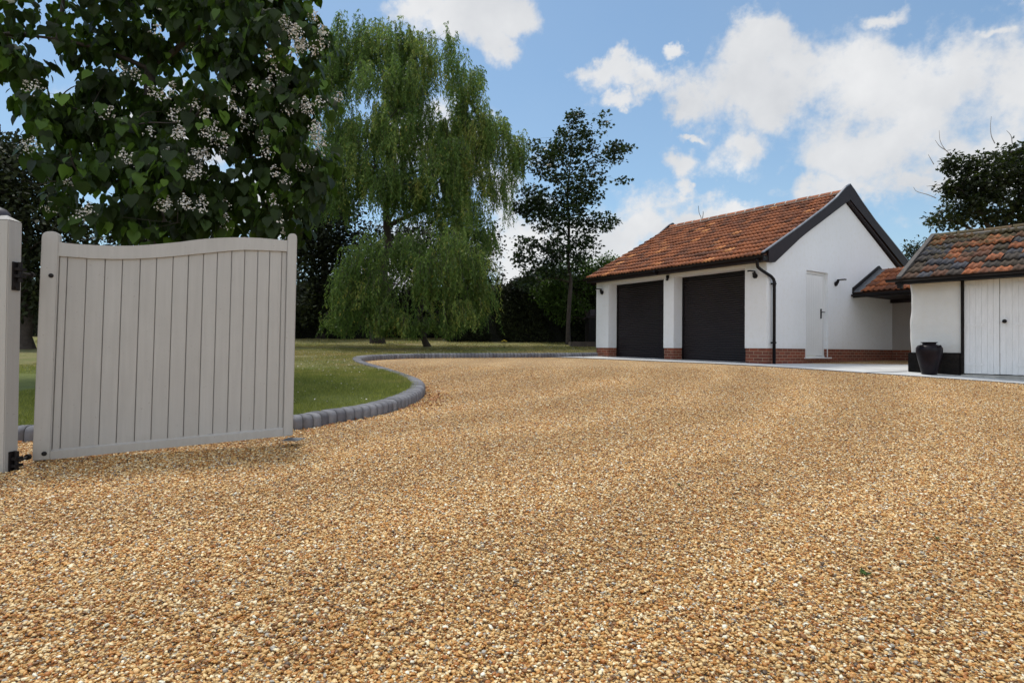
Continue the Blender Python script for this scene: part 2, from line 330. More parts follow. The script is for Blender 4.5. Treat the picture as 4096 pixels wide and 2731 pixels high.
# gravel colours
PEB = [(0, (0.661, 0.406, 0.143)), (.13, (0.771, 0.560, 0.266)), (.24, (0.507, 0.236, 0.055)), (.34, (0.816, 0.637, 0.355)), (.43, (0.397, 0.148, 0.027)), (.51, (0.661, 0.428, 0.167)),
       (.59, (0.259, 0.116, 0.034)), (.67, (0.860, 0.747, 0.493)), (.74, (0.595, 0.296, 0.074)), (.83, (0.187, 0.093, 0.034)), (.87, (0.397, 0.373, 0.326)), (.90, (0.706, 0.439, 0.178)), (.945, (0.099, 0.066, 0.040)), (.965, (0.880, 0.862, 0.709))]
def tracks(t, vec):
    big = noise(t, vec, .55, 5, .6); sx = nd(t, 'ShaderNodeSeparateXYZ'); t.links.new(vec, sx.inputs[0])
    dx = mth(t, 'ADD', sx.outputs[0], 7.5); dy = mth(t, 'ADD', sx.outputs[1], -15.0); dd = mth(t, 'SQRT', mth(t, 'ADD', mth(t, 'MULTIPLY', dx, dx), mth(t, 'MULTIPLY', dy, dy)))
    dd = mth(t, 'ADD', dd, mth(t, 'MULTIPLY', noise(t, vec, .35, 3, .5), 1.6))
    w_ = mth(t, 'POWER', mth(t, 'ABSOLUTE', mth(t, 'SINE', mth(t, 'MULTIPLY', dd, 2.1))), 3.0)
    return mth(t, 'ADD', big, mth(t, 'MULTIPLY', mth(t, 'SUBTRACT', w_, .4), mth(t, 'MULTIPLY', noise(t, vec, .28, 2, .5), .8)))
def gravel_ground():
    m, t, b, o = newmat('gravel_bed'); co = coords(t)
    v = nd(t, 'ShaderNodeTexVoronoi'); v.inputs['Scale'].default_value = 84; v.inputs['Randomness'].default_value = 1
    mp = nd(t, 'ShaderNodeMapping'); mp.inputs['Scale'].default_value = (1, 1, .01); t.links.new(co, mp.inputs[0])
    t.links.new(vm(t, 'ADD', mp.outputs[0], vm(t, 'SCALE', noise(t, co, 40, 2, .5, out='Color'), .012)), v.inputs['Vector'])
    sp = nd(t, 'ShaderNodeSeparateColor'); t.links.new(v.outputs['Color'], sp.inputs[0])
    c = ramp(t, sp.outputs[0], PEB, 'CONSTANT')
    edge = ramp(t, v.outputs['Distance'], [(.30, (1, 1, 1)), (.75, (.36, .30, .24))])
    c = mixc(t, .8, c, edge, 'MULTIPLY')
    big = tracks(t, co); c = mixc(t, .8, c, mixc(t, big, (.76, .71, .63, 1), (1.24, 1.24, 1.23, 1)), 'MULTIPLY')
    t.links.new(c, b.inputs['Base Color']); b.inputs['Roughness'].default_value = .8
    h = mth(t, 'ADD', mth(t, 'SUBTRACT', 1, v.outputs['Distance']), mth(t, 'MULTIPLY', sp.outputs[1], .7))
    bump(t, b, h, 1, .010); return m
M_['gravel'] = gravel_ground()
m, t, b, o = newmat('pebble'); oi = nd(t, 'ShaderNodeObjectInfo')
c = ramp(t, oi.outputs['Random'], PEB, 'CONSTANT'); co = coords(t)
c = mixc(t, .5, c, mixc(t, noise(t, co, 2.2, 4, .6), (.40, .35, .30, 1), (1.35, 1.35, 1.35, 1)), 'MULTIPLY')
ge = nd(t, 'ShaderNodeNewGeometry'); big = tracks(t, ge.outputs['Position'])
c = mixc(t, .8, c, mixc(t, big, (.76, .71, .63, 1), (1.24, 1.24, 1.23, 1)), 'MULTIPLY')
t.links.new(c, b.inputs['Base Color']); b.inputs['Roughness'].default_value = .55; M_['pebble'] = m

def lawn_cols(t, co):
    n1 = noise(t, co, .45, 5, .6); n2 = noise(t, co, 3.0, 5, .65)
    g = mixc(t, n2, (.10, .135, .022, 1), (.26, .29, .06, 1))
    d = mixc(t, n2, (.24, .20, .075, 1), (.38, .31, .14, 1))
    sx = nd(t, 'ShaderNodeSeparateXYZ'); t.links.new(co, sx.inputs[0])
    dry = mth(t, 'MULTIPLY_ADD', mth(t, 'SUBTRACT', sx.outputs[1], 9.0), .06, .0)      # drier away from the drive mouth
    dry = mth(t, 'MINIMUM', dry, .15)
    f = ramp(t, mth(t, 'ADD', mth(t, 'ADD', mth(t, 'MULTIPLY', n1, .55), mth(t, 'MULTIPLY', n2, .4)), dry), [(.48, (0, 0, 0)), (.74, (1, 1, 1))])
    return mixc(t, f, g, d)
m, t, b, o = newmat('lawn_soil'); co = coords(t); t.links.new(mixc(t, .5, lawn_cols(t, co), (.6, .6, .6, 1), 'MULTIPLY'), b.inputs['Base Color'])
b.inputs['Roughness'].default_value = 1; bump(t, b, noise(t, co, 60, 5, .8), 1, .03); M_['lawn'] = m
m, t, b, o = newmat('grass_blade'); co = coords(t); a = nd(t, 'ShaderNodeAttribute', attribute_name='tone')
c = mixc(t, 1, lawn_cols(t, co), ramp(t, a.outputs['Fac'], [(0, (.75, .75, .75)), (.8, (1.6, 1.5, 1.35)), (1, (2.3, 1.9, 1.5))]), 'MULTIPLY')
t.links.new(c, b.inputs['Base Color']); b.inputs['Roughness'].default_value = .6
tr = nd(t, 'ShaderNodeBsdfTranslucent'); t.links.new(c, tr.inputs[0]); mx = nd(t, 'ShaderNodeMixShader'); mx.inputs[0].default_value = .4
t.links.new(b.outputs[0], mx.inputs[1]); t.links.new(tr.outputs[0], mx.inputs[2]); t.links.new(mx.outputs[0], o.inputs[0]); M_['grass'] = m
M_['field'] = simple('meadow', (.12, .13, .05), 1, .35, .15)
m, t, b, o = newmat('dead_leaf'); a = nd(t, 'ShaderNodeAttribute', attribute_name='tone')
t.links.new(ramp(t, a.outputs['Fac'], [(0, (.16, .05, .02)), (.5, (.32, .12, .035)), (.8, (.45, .22, .06)), (1, (.6, .42, .12))]), b.inputs['Base Color'])
b.inputs['Roughness'].default_value = .8; M_['dead'] = m

# ------------------------------------------------------------------ ground heights and kerb line
def G(x, y):
    x = np.asarray(x, float); y = np.asarray(y, float)
    a = -1.12 + .06 * y; b = -.31 + .021 * (y - 13.5); k = .02; h = np.clip(.5 + .5 * (b - a) / k, 0, 1)
    z = b * (1 - h) + a * h - k * h * (1 - h)
    return z + .007 * np.minimum(np.maximum(x, -12), 0) * np.clip((12 - y) / 6, 0, 1)
def LW(x, y):
    y = np.asarray(y, float)
    return G(x, np.minimum(y, 16.5)) + .115 + .052 * np.maximum(np.minimum(y, 32) - 16.5, 0)
KP = [(-14, 3.3), (-9, 4.0), (-6.5, 4.6), (-5.3, 4.9), (-4.25, 5.19), (-3.2, 5.45), (-2.069, 5.744), (-1.80, 6.08), (-1.50, 6.44), (-1.32, 6.87), (-1.20, 7.4), (-1.171, 7.97), (-1.25, 8.65),
      (-1.44, 9.25), (-1.85, 10.1), (-2.262, 10.88), (-2.67, 11.6), (-3.02, 12.3), (-3.27, 13.1), (-3.34, 13.9), (-3.18, 14.75), (-2.87, 15.4), (-2.45, 15.9), (-1.80, 16.32), (-.9, 16.68), (.411, 17.12), (1.547, 17.62), (2.55, 18.42), (3.6, 19.9), (5.0, 22)]
def catmull(P, n=12):
    P = [np.array(p, float) for p in P]; P = [2 * P[0] - P[1]] + P + [2 * P[-1] - P[-2]]; out = []
    for i in range(1, len(P) - 2):
        for k in range(n):
            t = k / n; a, b, c, d = P[i - 1:i + 3]
            out.append(.5 * ((2 * b) + (c - a) * t + (2 * a - 5 * b + 4 * c - d) * t * t + (3 * b - a - 3 * c + d) * t ** 3))
    out.append(P[-2]); return np.array(out)
def resample(P, step):
    s = np.r_[0, np.cumsum(np.linalg.norm(np.diff(P, axis=0), axis=1))]; n = int(s[-1] / step); q = np.arange(n + 1) * step
    return np.stack([np.interp(q, s, P[:, i]) for i in range(P.shape[1])], 1)
KL = resample(catmull(KP), .104)                       # outer (gravel side) line
tg = np.gradient(KL, axis=0); tg /= np.linalg.norm(tg, axis=1)[:, None]; KN = np.stack([-tg[:, 1], tg[:, 0]], 1)   # towards the lawn
KC = KL + KN * .10
poly = np.vstack([KC, [[60, 60], [-80, 60], [-80, 3.3]]])
def inside(x, y, P=poly):
    x = np.asarray(x, float); y = np.asarray(y, float); r = np.zeros(x.shape, bool); j = len(P) - 1
    for i in range(len(P)):
        xi, yi = P[i]; xj, yj = P[j]
        if yi != yj:
            c = ((yi > y) != (yj > y)) & (x < (xj - xi) * (y - yi) / (yj - yi) + xi); r ^= c
        j = i
    return r
def kdist(x, y):
    X = np.stack([np.ravel(x), np.ravel(y)], 1); d = np.full(len(X), 1e9)
    A = KC[::2]
    for s in range(0, len(X), 20000):
        q = X[s:s + 20000]; d[s:s + 20000] = np.sqrt(((q[:, None] - A[None]) ** 2).sum(2).min(1))
    return d.reshape(np.shape(x))
def grid(xs, ys):
    X, Y = np.meshgrid(xs, ys); nx = len(xs); ny = len(ys)
    i = np.arange(nx * ny).reshape(ny, nx); F = np.stack([i[:-1, :-1], i[:-1, 1:], i[1:, 1:], i[1:, :-1]], -1).reshape(-1, 4)
    return X.ravel(), Y.ravel(), F

# far ground reaching the horizon
X, Y, F = grid(np.r_[-2000, -400, -120, -60, np.arange(-40, 41, 4), 60, 120, 400, 2000], np.r_[-60, -20, -6, 0, 4, 10, 16, 22, 28, 34, 45, 60, 120, 400, 2500])
Z = np.where(Y < 31, np.minimum(G(X, np.clip(Y, -6, 18)) - .25, 9), LW(X, 32) - .60 + 0 * Y)
tag(link('field', np_mesh('field', np.stack([X, Y, Z], 1), F), M_['field'], smooth=True), kind='structure')
# gravel bed
X, Y, F = grid(np.arange(-14, 16.01, .5), np.arange(-5, 21.01, .5))
tag(link('gravel_drive', np_mesh('gravel_drive', np.stack([X, Y, G(X, Y)], 1), F), M_['gravel'], smooth=True), kind='structure')
# lawn
xs = np.r_[np.arange(-61, -15, 2), np.arange(-15, -4.6, .5), np.arange(-4.6, -.6, .07), np.arange(-.6, 8, .25), np.arange(8, 60, 4)]
ys = np.r_[np.arange(1, 4, .5), np.arange(4, 9, .07), np.arange(9, 19, .1), np.arange(19, 36, .8)]
X, Y, F = grid(xs, ys); ins = inside(X, Y); d = kdist(X, Y); sd = np.where(ins, d, -d)
hum = .012 * np.sin(X * 2.1 + 1.3 * np.sin(Y * 1.7)) * np.cos(Y * 1.9)
Z = np.where(sd > -.02, LW(X, Y) + hum * np.clip(d, 0, 1), G(X, Y) - .12)
tag(link('lawn', np_mesh('lawn', np.stack([X, Y, Z], 1), F), M_['lawn'], smooth=True), kind='structure')
# kerb of small bull-nosed blocks
prof = [(-.002, -.16), (0, .072), (.005, .094), (.017, .112), (.038, .125), (.066, .131), (.15, .131), (.195, .128), (.20, .11), (.20, -.1)]
V = []; Fk = []; tn = []; npf = len(prof)
for i in range(len(KL) - 1):
    tone = float(np.clip(RNG.normal(.5, .22), 0, 1)); jz = RNG.normal(0, .0015); jo = RNG.normal(0, .0015)
    for e, w_ in ((0, .03), (1, .97)):
        p = KL[i] * (1 - w_) + KL[i + 1] * w_; nn = KN[i] * (1 - w_) + KN[i + 1] * w_; zb = float(G(*(p)))
        for a_, h_ in prof:
            V.append((p[0] + nn[0] * (a_ + jo), p[1] + nn[1] * (a_ + jo), zb + h_ + (jz if h_ > 0 else 0))); tn.append(tone)
    b0 = i * 2 * npf
    for k in range(npf - 1): Fk.append((b0 + k, b0 + k + 1, b0 + npf + k + 1, b0 + npf + k))
    Fk.append((b0 + npf - 1, b0, b0 + npf, b0 + 2 * npf - 1))
Fk = np.array(Fk); me = np_mesh('kerb', V, Fk, tone=tn)
bm = bmesh.new(); bm.from_mesh(me)
bm.verts.ensure_lookup_table()
for i in range(len(KL) - 1):
    b0 = i * 2 * npf
    bm.faces.new([bm.verts[b0 + k] for k in range(npf)]); bm.faces.new([bm.verts[b0 + npf + k] for k in range(npf)][::-1])
bmesh.ops.recalc_face_normals(bm, faces=bm.faces); bm.to_mesh(me); bm.free()
tag(link('kerb', me, M_['kerb']), kind='structure')
V = []; Fb = []                                          # mortar bed between the blocks, slightly recessed
prof2 = [(.004, -.16), (.006, .062), (.012, .088), (.027, .108), (.05, .120), (.10, .124), (.19, .122), (.193, -.1)]
for p, nn in zip(KL, KN):
    for a_, h_ in prof2: V.append((p[0] + nn[0] * a_, p[1] + nn[1] * a_, float(G(*p)) + h_))
n2 = len(prof2)
Fb = [(i * n2 + k, i * n2 + k + 1, (i + 1) * n2 + k + 1, (i + 1) * n2 + k) for i in range(len(KL) - 1) for k in range(n2 - 1)]
tag(link('kerb_mortar', np_mesh('kerb_mortar', V, np.array(Fb)), simple('kerb_joint', (.055, .05, .045), .95, .3, 9)), kind='structure')

# ------------------------------------------------------------------ paving
def PZ(x, y): 
    g = G(x, y); return np.where(np.asarray(x) > 5.9, np.minimum(g, -.303), g) + .016
edge = [(1.15, 17.45), (1.80, 17.05), (2.9, 15.85), (4.164, 14.52), (4.863, 13.68), (5.682, 12.98), (6.411, 12.29), (6.959, 11.72), (7.795, 10.90), (8.55, 10.06), (9.5, 9.0), (10.8, 7.6)]
back = [(2.0, 18.6), (2.9, 19.0), (3.6, 18.0), (5.0, 16.3), (6.9, 15.2), (8.5, 15.6), (11.2, 18.5), (12.0, 17.0), (11.0, 14.0), (11.0, 12.5), (12.5, 11.0), (14, 9)]
pav = MB(); 
bm = bmesh.new(); es = resample(np.array(edge), .35); bs = resample(np.array(back), .35)
n_ = 60; es = np.stack([np.interp(np.linspace(0, 1, n_), np.linspace(0, 1, len(es)), es[:, i]) for i in (0, 1)], 1)
bs = np.stack([np.interp(np.linspace(0, 1, n_), np.linspace(0, 1, len(bs)), bs[:, i]) for i in (0, 1)], 1)
V = []; Fp = []; R_ = 10
for i in range(n_):
    for k in range(R_ + 1):
        p = es[i] + (bs[i] - es[i]) * k / R_; V.append((p[0], p[1], float(PZ(*p))))
    V.append((es[i][0], es[i][1], float(G(*es[i])) - .08))
for i in range(n_ - 1):
    for k in range(R_): Fp.append((i * (R_ + 2) + k, (i + 1) * (R_ + 2) + k, (i + 1) * (R_ + 2) + k + 1, i * (R_ + 2) + k + 1))
    Fp.append((i * (R_ + 2) + R_ + 1, (i + 1) * (R_ + 2) + R_ + 1, (i + 1) * (R_ + 2), i * (R_ + 2)))
tag(link('paving', np_mesh('paving', V, np.array(Fp)), M_['paving']), kind='structure')
dr = MB(); dd = [(6.95, 11.76), (7.35, 11.83), (7.93, 12.06)]
for a_, b_ in zip(dd[:-1], dd[1:]):
    a_ = np.array(a_); b_ = np.array(b_); q = (b_ - a_) / np.linalg.norm(b_ - a_); nn = np.array([-q[1], q[0]]) * .022
    P4 = [a_ - nn, b_ - nn, b_ + nn, a_ + nn]
    dr.add([(p[0], p[1], float(PZ(*p)) + .006) for p in P4] + [(p[0], p[1], float(PZ(*p)) - .02) for p in P4], [(0, 1, 2, 3), (4, 7, 6, 5), (0, 4, 5, 1), (1, 5, 6, 2), (2, 6, 7, 3), (3, 7, 4, 0)])
tag(dr.build('paving_joint', M_['lead']), kind='structure')
ed = MB()
for i in range(n_ - 1):
    a_, b_ = es[i], es[i + 1]; q = (b_ - a_) / np.linalg.norm(b_ - a_); nn = np.array([q[1], -q[0]]) * .012
    nn = nn if nn @ np.array([-1, -1]) > 0 else -nn
    P4 = [a_ + nn * .1, b_ + nn * .1, b_ + nn, a_ + nn]
    ed.add([(p[0], p[1], float(PZ(*p)) + .003) for p in P4] + [(p[0], p[1], float(PZ(*p)) - .06) for p in P4], [(0, 1, 2, 3), (4, 7, 6, 5), (0, 4, 5, 1), (2, 6, 7, 3)])
tag(ed.build('paving_edging', M_['lead']), kind='structure')

# ------------------------------------------------------------------ roof tiles
def tile_slope(name, mat, parent, P0, E, UP, length, slope, tw, gauge, rolls=2, h=.030, seed=1, jit=.004, sag=0, brights=True, step=.030):
    """P0 eaves start, E unit along the eaves, UP unit up the slope"""
    r = np.random.default_rng(seed); P0 = np.array(P0, float); E = np.array(E, float); UP = np.array(UP, float); N = np.cross(E, UP)
    if N[2] < 0: N = -N
    nc = int(round(length / tw)); tw = length / nc; nr = int(round(slope / gauge)); gauge = slope / nr; seg = 6 * rolls
    V = []; Fq = []; T = []; s = np.linspace(0, 1, seg + 1)
    ph = (s * rolls) % 1.0; prof = h * np.maximum(0, np.cos((s * rolls) * 2 * np.pi + math.pi)) ** .8 * .9 + h * .12
    for j in range(nr):
        for i in range(nc):
            tone = r.uniform(.05, .9)
            if r.random() < .035: tone = r.uniform(.93, 1)
            u0 = i * tw; jz = r.normal(0, jit); jv = r.normal(0, jit * 1.2); tl = r.normal(0, jit)
            b0 = len(V)
            for (vv, off) in ((0, step), (gauge * 1.06, .004)):
                for k in range(seg + 1):
                    sg = -sag * math.sin(math.pi * (u0 + s[k] * tw) / length)
                    V.append(P0 + E * (u0 + s[k] * tw * .995) + UP * (j * gauge + vv - .035 + jv) + N * (off + prof[k] + jz + tl * (s[k] - .5) + sg))
            for k in range(seg + 1):
                V.append(V[b0 + k] - N * .030 + UP * .004)
            T += [tone] * (3 * (seg + 1)); q = seg + 1
            for k in range(seg):
                Fq.append((b0 + k, b0 + k + 1, b0 + q + k + 1, b0 + q + k)); Fq.append((b0 + 2 * q + k, b0 + 2 * q + k + 1, b0 + k + 1, b0 + k))
    me = np_mesh(name, np.array(V), np.array(Fq), tone=T)
    bm = bmesh.new(); bm.from_mesh(me); bm.normal_update()
    bmesh.ops.recalc_face_normals(bm, faces=bm.faces); bm.to_mesh(me); bm.free()
    return link(name, me, mat, parent)
def ridge_tiles(name, mats, parent, A, B, r=.13, n=19, seed=3, mort=True):
    g = np.random.default_rng(seed); A = np.array(A, float); B = np.array(B, float); L = np.linalg.norm(B - A); e = (B - A) / L
    sd_ = np.cross(e, [0, 0, 1]); sd_ /= np.linalg.norm(sd_); mb = MB(); st = L / n
    for i in range(n):
        a0 = A + e * (i * st + .008); a1 = A + e * ((i + 1) * st - .008); rr = r + g.normal(0, .002); dz = g.normal(0, .004)
        V = []
        for p in (a0, a1):
            for rad_ in (rr, rr - .018):
                for k in range(9):
                    th = math.pi * (.08 + .84 * k / 8); V.append(p + sd_ * math.cos(th) * rad_ + np.array([0, 0, math.sin(th) * rad_ * .8 - r * .55 + dz]))
        Fq = []
        for k in range(8): Fq += [(k, k + 1, 18 + k + 1, 18 + k), (9 + k, 27 + k, 27 + k + 1, 9 + k + 1), (k, 9 + k, 9 + k + 1, k + 1), (18 + k, 18 + k + 1, 27 + k + 1, 27 + k)]
        Fq += [(0, 18, 27, 9), (8, 17, 35, 26)]
        mb.add(V, Fq, g.uniform(.25, .8), 0)
        if mort and i:
            V = []
            for p in (a0 - e * .022, a0 + e * .008):
                for k in range(9):
                    th = math.pi * (.06 + .88 * k / 8); V.append(p + sd_ * math.cos(th) * (rr + .003) + np.array([0, 0, math.sin(th) * (rr + .003) * .8 - r * .55 + dz]))
            mb.add(V, [(k, k + 1, 9 + k + 1, 9 + k) for k in range(8)] + [tuple(range(9)), tuple(range(9, 18))[::-1]], .5, 2)
    # bedding mortar below
    for sgn in (-1, 1):
        o1 = sd_ * sgn * (r + .045); o2 = sd_ * sgn * (r * .7)
        z1 = np.array([0, 0, -r * .62]); z2 = np.array([0, 0, -r * .30])
        mb.add([A + o1 + z1, B + o1 + z1, B + o2 + z2, A + o2 + z2, A + o1 + z1 * 1.5, B + o1 + z1 * 1.5, B + o2 + z1 * 1.5, A + o2 + z1 * 1.5],
               [(0, 1, 2, 3), (4, 7, 6, 5), (0, 4, 5, 1), (2, 6, 7, 3), (0, 3, 7, 4), (1, 5, 6, 2)], .5, 1)
    return mb.build(name, mats, parent)

# ------------------------------------------------------------------ garage
K = .376
def uvw(co, n):
    return (co.y if abs(n.x) > .7 else co.x, co.z) if abs(n.z) < .7 else (co.x, co.y)
gar = empty('garage', (5.889, 13.882, -.303), math.atan2(-.8198, .5727))
tag(gar, 'white rendered double garage with brick plinth, red tiled roof and two dark roller doors', 'garage')
def up(o, z=K): o.location.z = z; return o
def bx(mb, u0, u1, v0, v1, z0, z1, **k): mb.box(-u1, -u0, v0, v1, z0, z1, **k)
LU = 5.736; DV = 7.05
wl = MB()
PIL = [(0, .565), (2.709, 3.06), (5.196, LU)]
for a_, b_ in PIL: bx(wl, a_, b_, 0, .368, 0, 1.915)
bx(wl, 0, LU, 0, .45, 1.915, 2.16)                       # beam over the doors
bx(wl, LU - .3, LU, .45 if False else .368, DV, 0, 1.915); bx(wl, LU - .3, LU, .45, DV, 1.915, 2.16)
bx(wl, .3, LU - .3, DV - .3, DV, 0, 2.16)
bx(wl, 0, .3, .368, 1.711, 0, 1.915); bx(wl, 0, .3, .45, 1.711, 1.915, 2.16)
bx(wl, 0, .3, 2.742, DV, 0, 2.16); bx(wl, 0, .3, 1.711, 2.742, 1.956, 2.16)
wl.prism([(0, 2.16), (DV, 2.16), (DV, 2.22), (3.586, 3.93), (0, 2.22)], 0, .3, lambda p, q, w_: (-w_, p, q))
wl.prism([(0, 2.16), (DV, 2.16), (DV, 2.22), (3.586, 3.93), (0, 2.22)], LU - .3, LU, lambda p, q, w_: (-w_, p, q))
up(wl.build('wall', M_['render'], gar))
pl = MB(); e = .014
for a_, b_ in PIL: bx(pl, a_ + e if a_ == 0 else a_ + .012, b_ - .012, e, .368, -.52, -.002)
bx(pl, e, .3, .368, 1.68, -.52, -.002); bx(pl, e, .3, 1.68, 2.72, -.52, -.245); bx(pl, e, .3, 2.72, DV - e, -.52, -.002); bx(pl, LU - .3, LU - e, .368, DV, -.52, -.002)
up(pl.build('plinth', M_['brick'], gar, uvfn=uvw))
# fascia, soffit
fs = MB(); bx(fs, -.10, LU + .12, -.300, -.272, 1.985, 2.13); bx(fs, -.10, LU + .12, -.272, .0, 2.001, 2.02)

up(fs.build('fascia', M_['brown'], gar))
gt = MB(); r_ = .06
pts = [(r_ * math.cos(t), r_ * math.sin(t)) for t in np.linspace(math.pi, 2 * math.pi, 9)] + [((r_ - .008) * math.cos(t), (r_ - .008) * math.sin(t)) for t in np.linspace(2 * math.pi, math.pi, 9)]
gt.prism(pts, -.17, LU + .17, lambda p, q, w_: (-w_, -.368 + p, 2.105 + q))
gt.tube([(-3.0, -.368, 2.04), (-3.06, -.368, 2.04)], .068)
up(gt.build('gutter', M_['black'], gar, fix=True))
dp = MB(); pts = [(-.02, -.345, 2.06), (-.02, -.345, 1.93), (-.02, -.325, 1.86), (0.0, -.22, 1.795), (.06, .08, 1.665), (.075, .16, 1.60), (.08, .18, 1.52), (.08, .18, -.45)]
dp.tube(pts, .036, 12); dp.tube([(.08, .18, 1.66 - .1), (.08, .18, 1.44)], .040, 12); dp.tube([(-.02, -.345, 2.06), (-.02, -.345, 1.95)], .041, 12)
dpo = up(dp.build('downpipe', M_['black'], gar, smooth=True))
for z in (1.50, .13):
    b_ = MB(); b_.box(.0, .08, .165, .195, z - .018, z + .018); b_.tube([(.08, .18, z - .02), (.08, .18, z + .02)], .043, 12); b_.box(.06, .10, .225, .245, z - .012, z + .012); b_.box(.055,.075,.08,.24,z-.012,z+.012)
    b_.build('bracket', M_['black'], dpo)
# barge boards with their metal cap
def barge(mb, u0, u1):
    outer = [(-.30, 2.172), (-.117, 2.268), (1.2, 2.945), (2.36, 3.564), (2.93, 3.90), (3.42, 4.26), (3.638, 4.364), (3.86, 4.25), (4.3, 3.985), (5.045, 3.585), (7.2, 2.60), (7.35, 2.53)]
    lower = [(7.35, 2.25), (7.20, 2.25), (6.9, 2.44), (5.045, 3.324), (3.654, 3.971), (2.36, 3.31), (.151, 2.10), (.151, 2.0), (-.117, 1.99), (-.117, 2.20)]
    n = len(outer)
    mid = [(-.30, 2.165)] + [(-.117, 2.20), (.151, 2.10)]
    up_ = outer[1:]; 
    # build as strips so concave outlines stay clean
    lo = [(-.117, 1.99), (.151, 1.995), (1.2, 2.66), (2.36, 3.31), (2.93, 3.60), (3.42, 3.85), (3.654, 3.971), (3.86, 3.87), (4.3, 3.67), (5.045, 3.324), (6.9, 2.44), (7.2, 2.25)]
    hi = [(-.117, 2.268), (.151, 2.405), (1.2, 2.945), (2.36, 3.564), (2.93, 3.90), (3.42, 4.26), (3.638, 4.364), (3.86, 4.25), (4.3, 3.985), (5.045, 3.585), (6.9, 2.74), (7.2, 2.60)]
    V = []
    for (a_, b_), (c_, d_) in zip(lo, hi):
        V += [(-u0, a_, b_), (-u0, c_, d_), (-u1, a_, b_), (-u1, c_, d_)]
    Fq = []
    for i in range(len(lo) - 1):
        q = i * 4; r = q + 4; Fq += [(q, q + 1, r + 1, r), (q + 2, r + 2, r + 3, q + 3), (q + 1, q + 3, r + 3, r + 1), (q, r, r + 2, q + 2)]
    Fq += [(0, 2, 3, 1), (q + 4, q + 5, q + 7, q + 6)]
    mb.add(V, Fq)
    return hi
bg_ = MB(); hi = barge(bg_, -.125, -.10); bg_.box(.0, .10, -.117, .151, 1.992, 2.03)
bg_.prism([(.151, 2.10), (3.62, 3.94), (3.62, 3.965), (.151, 2.125)], -.10, -.0, lambda p, q, w_: (-w_, p, q))
bg_.prism([(7.1, 2.25), (3.62, 3.94), (3.62, 3.965), (7.1, 2.275)], -.10, -.0, lambda p, q, w_: (-w_, p, q))
bo = up(bg_.build('barge_board', M_['brown'], gar))
def cap(u0, u1, name='metal_cap'):
    c_ = MB(); H_ = [(-.33, 2.160)] + hi
    V = []
    for (a_, b_) in H_: V += [(-u0, a_, b_ + .004), (-u0, a_, b_ + .030), (-u1, a_, b_ + .004), (-u1, a_, b_ + .030)]
    Fq = []
    for i in range(len(H_) - 1):
        q = i * 4; r = q + 4; Fq += [(q, q + 1, r + 1, r), (q + 2, r + 2, r + 3, q + 3), (q + 1, q + 3, r + 3, r + 1), (q, r, r + 2, q + 2)]
    Fq += [(0, 2, 3, 1), (q + 4, q + 5, q + 7, q + 6)]; c_.add(V, Fq); return c_
cap(-.132, -.075).build('metal_cap', M_['metal_trim'], bo)
bg2 = MB(); barge(bg2, LU + .10, LU + .125); bo2 = up(bg2.build('barge_board', M_['brown'], gar), K - .035); cap(LU + .07, LU + .132).build('metal_cap', M_['metal_trim'], bo2)
# roof
sl_ = math.atan(.530); UP_ = (0, math.cos(sl_), math.sin(sl_))
roof = up(tile_slope('roof', M_['tile_red'], gar, (.075, -.33, 2.118), (-1, 0, 0), UP_, LU + .15, 3.85 / math.cos(sl_), .225, .30, h=.034, seed=5, sag=.012, step=.048))
rb = MB(); rb.prism([(3.60, 4.10), (7.45, 2.42), (7.45, 2.36), (3.60, 4.04)], -.07, LU + .07, lambda p, q, w_: (-w_, p, q)); rb.prism([(-.28, 2.10), (3.56, 4.135), (3.56, 4.09), (-.28, 2.06)], -.06, LU + .06, lambda p, q, w_: (-w_, p, q))
rb.build('roof_underlay', M_['tile_red'], roof)
ridge_tiles('ridge', [M_['tile_red'], M_['mortar'], M_['pointing']], roof, (.065, 3.54, 4.215), (-(LU + .06), 3.54, 4.215), r=.145, n=18)
# roller doors
def shutter(u0, u1, z0, z1):
    p_ = .055; n = int((z1 - z0) / p_) + 1; mb = MB(); pr = []
    for i in range(n):
        zz = z1 - (i + 1) * p_
        for a_, b_ in ((0, .0), (.12, .014), (.3, .020), (.45, .022), (.7, .014), (.88, .002), (.90, -.010), (.99, -.010)): pr.append((-b_, zz + a_ * p_))
    pr = sorted(pr, key=lambda q: q[1]); V = []
    for a_, z in pr: V += [(-u0, .375 + a_, z), (-u1, .375 + a_, z)]
    mb.add(V, [(2 * i, 2 * i + 1, 2 * i + 3, 2 * i + 2) for i in range(len(pr) - 1)])
    o = up(mb.build('roller_door', M_['shutter'], gar)); g_ = MB()
    bx(g_, u0, u0 + .05, .340, .372, z0, z1); bx(g_, u1 - .05, u1, .340, .372, z0, z1); bx(g_, u0 + .05, u1 - .05, .345, .40, z1 - .10, z1 + .0)
    g_.build('guide_rail', M_['black'], o); return o
shutter(.565, 2.709, -.42, 1.915); shutter(3.06, 5.196, -.34, 1.915)
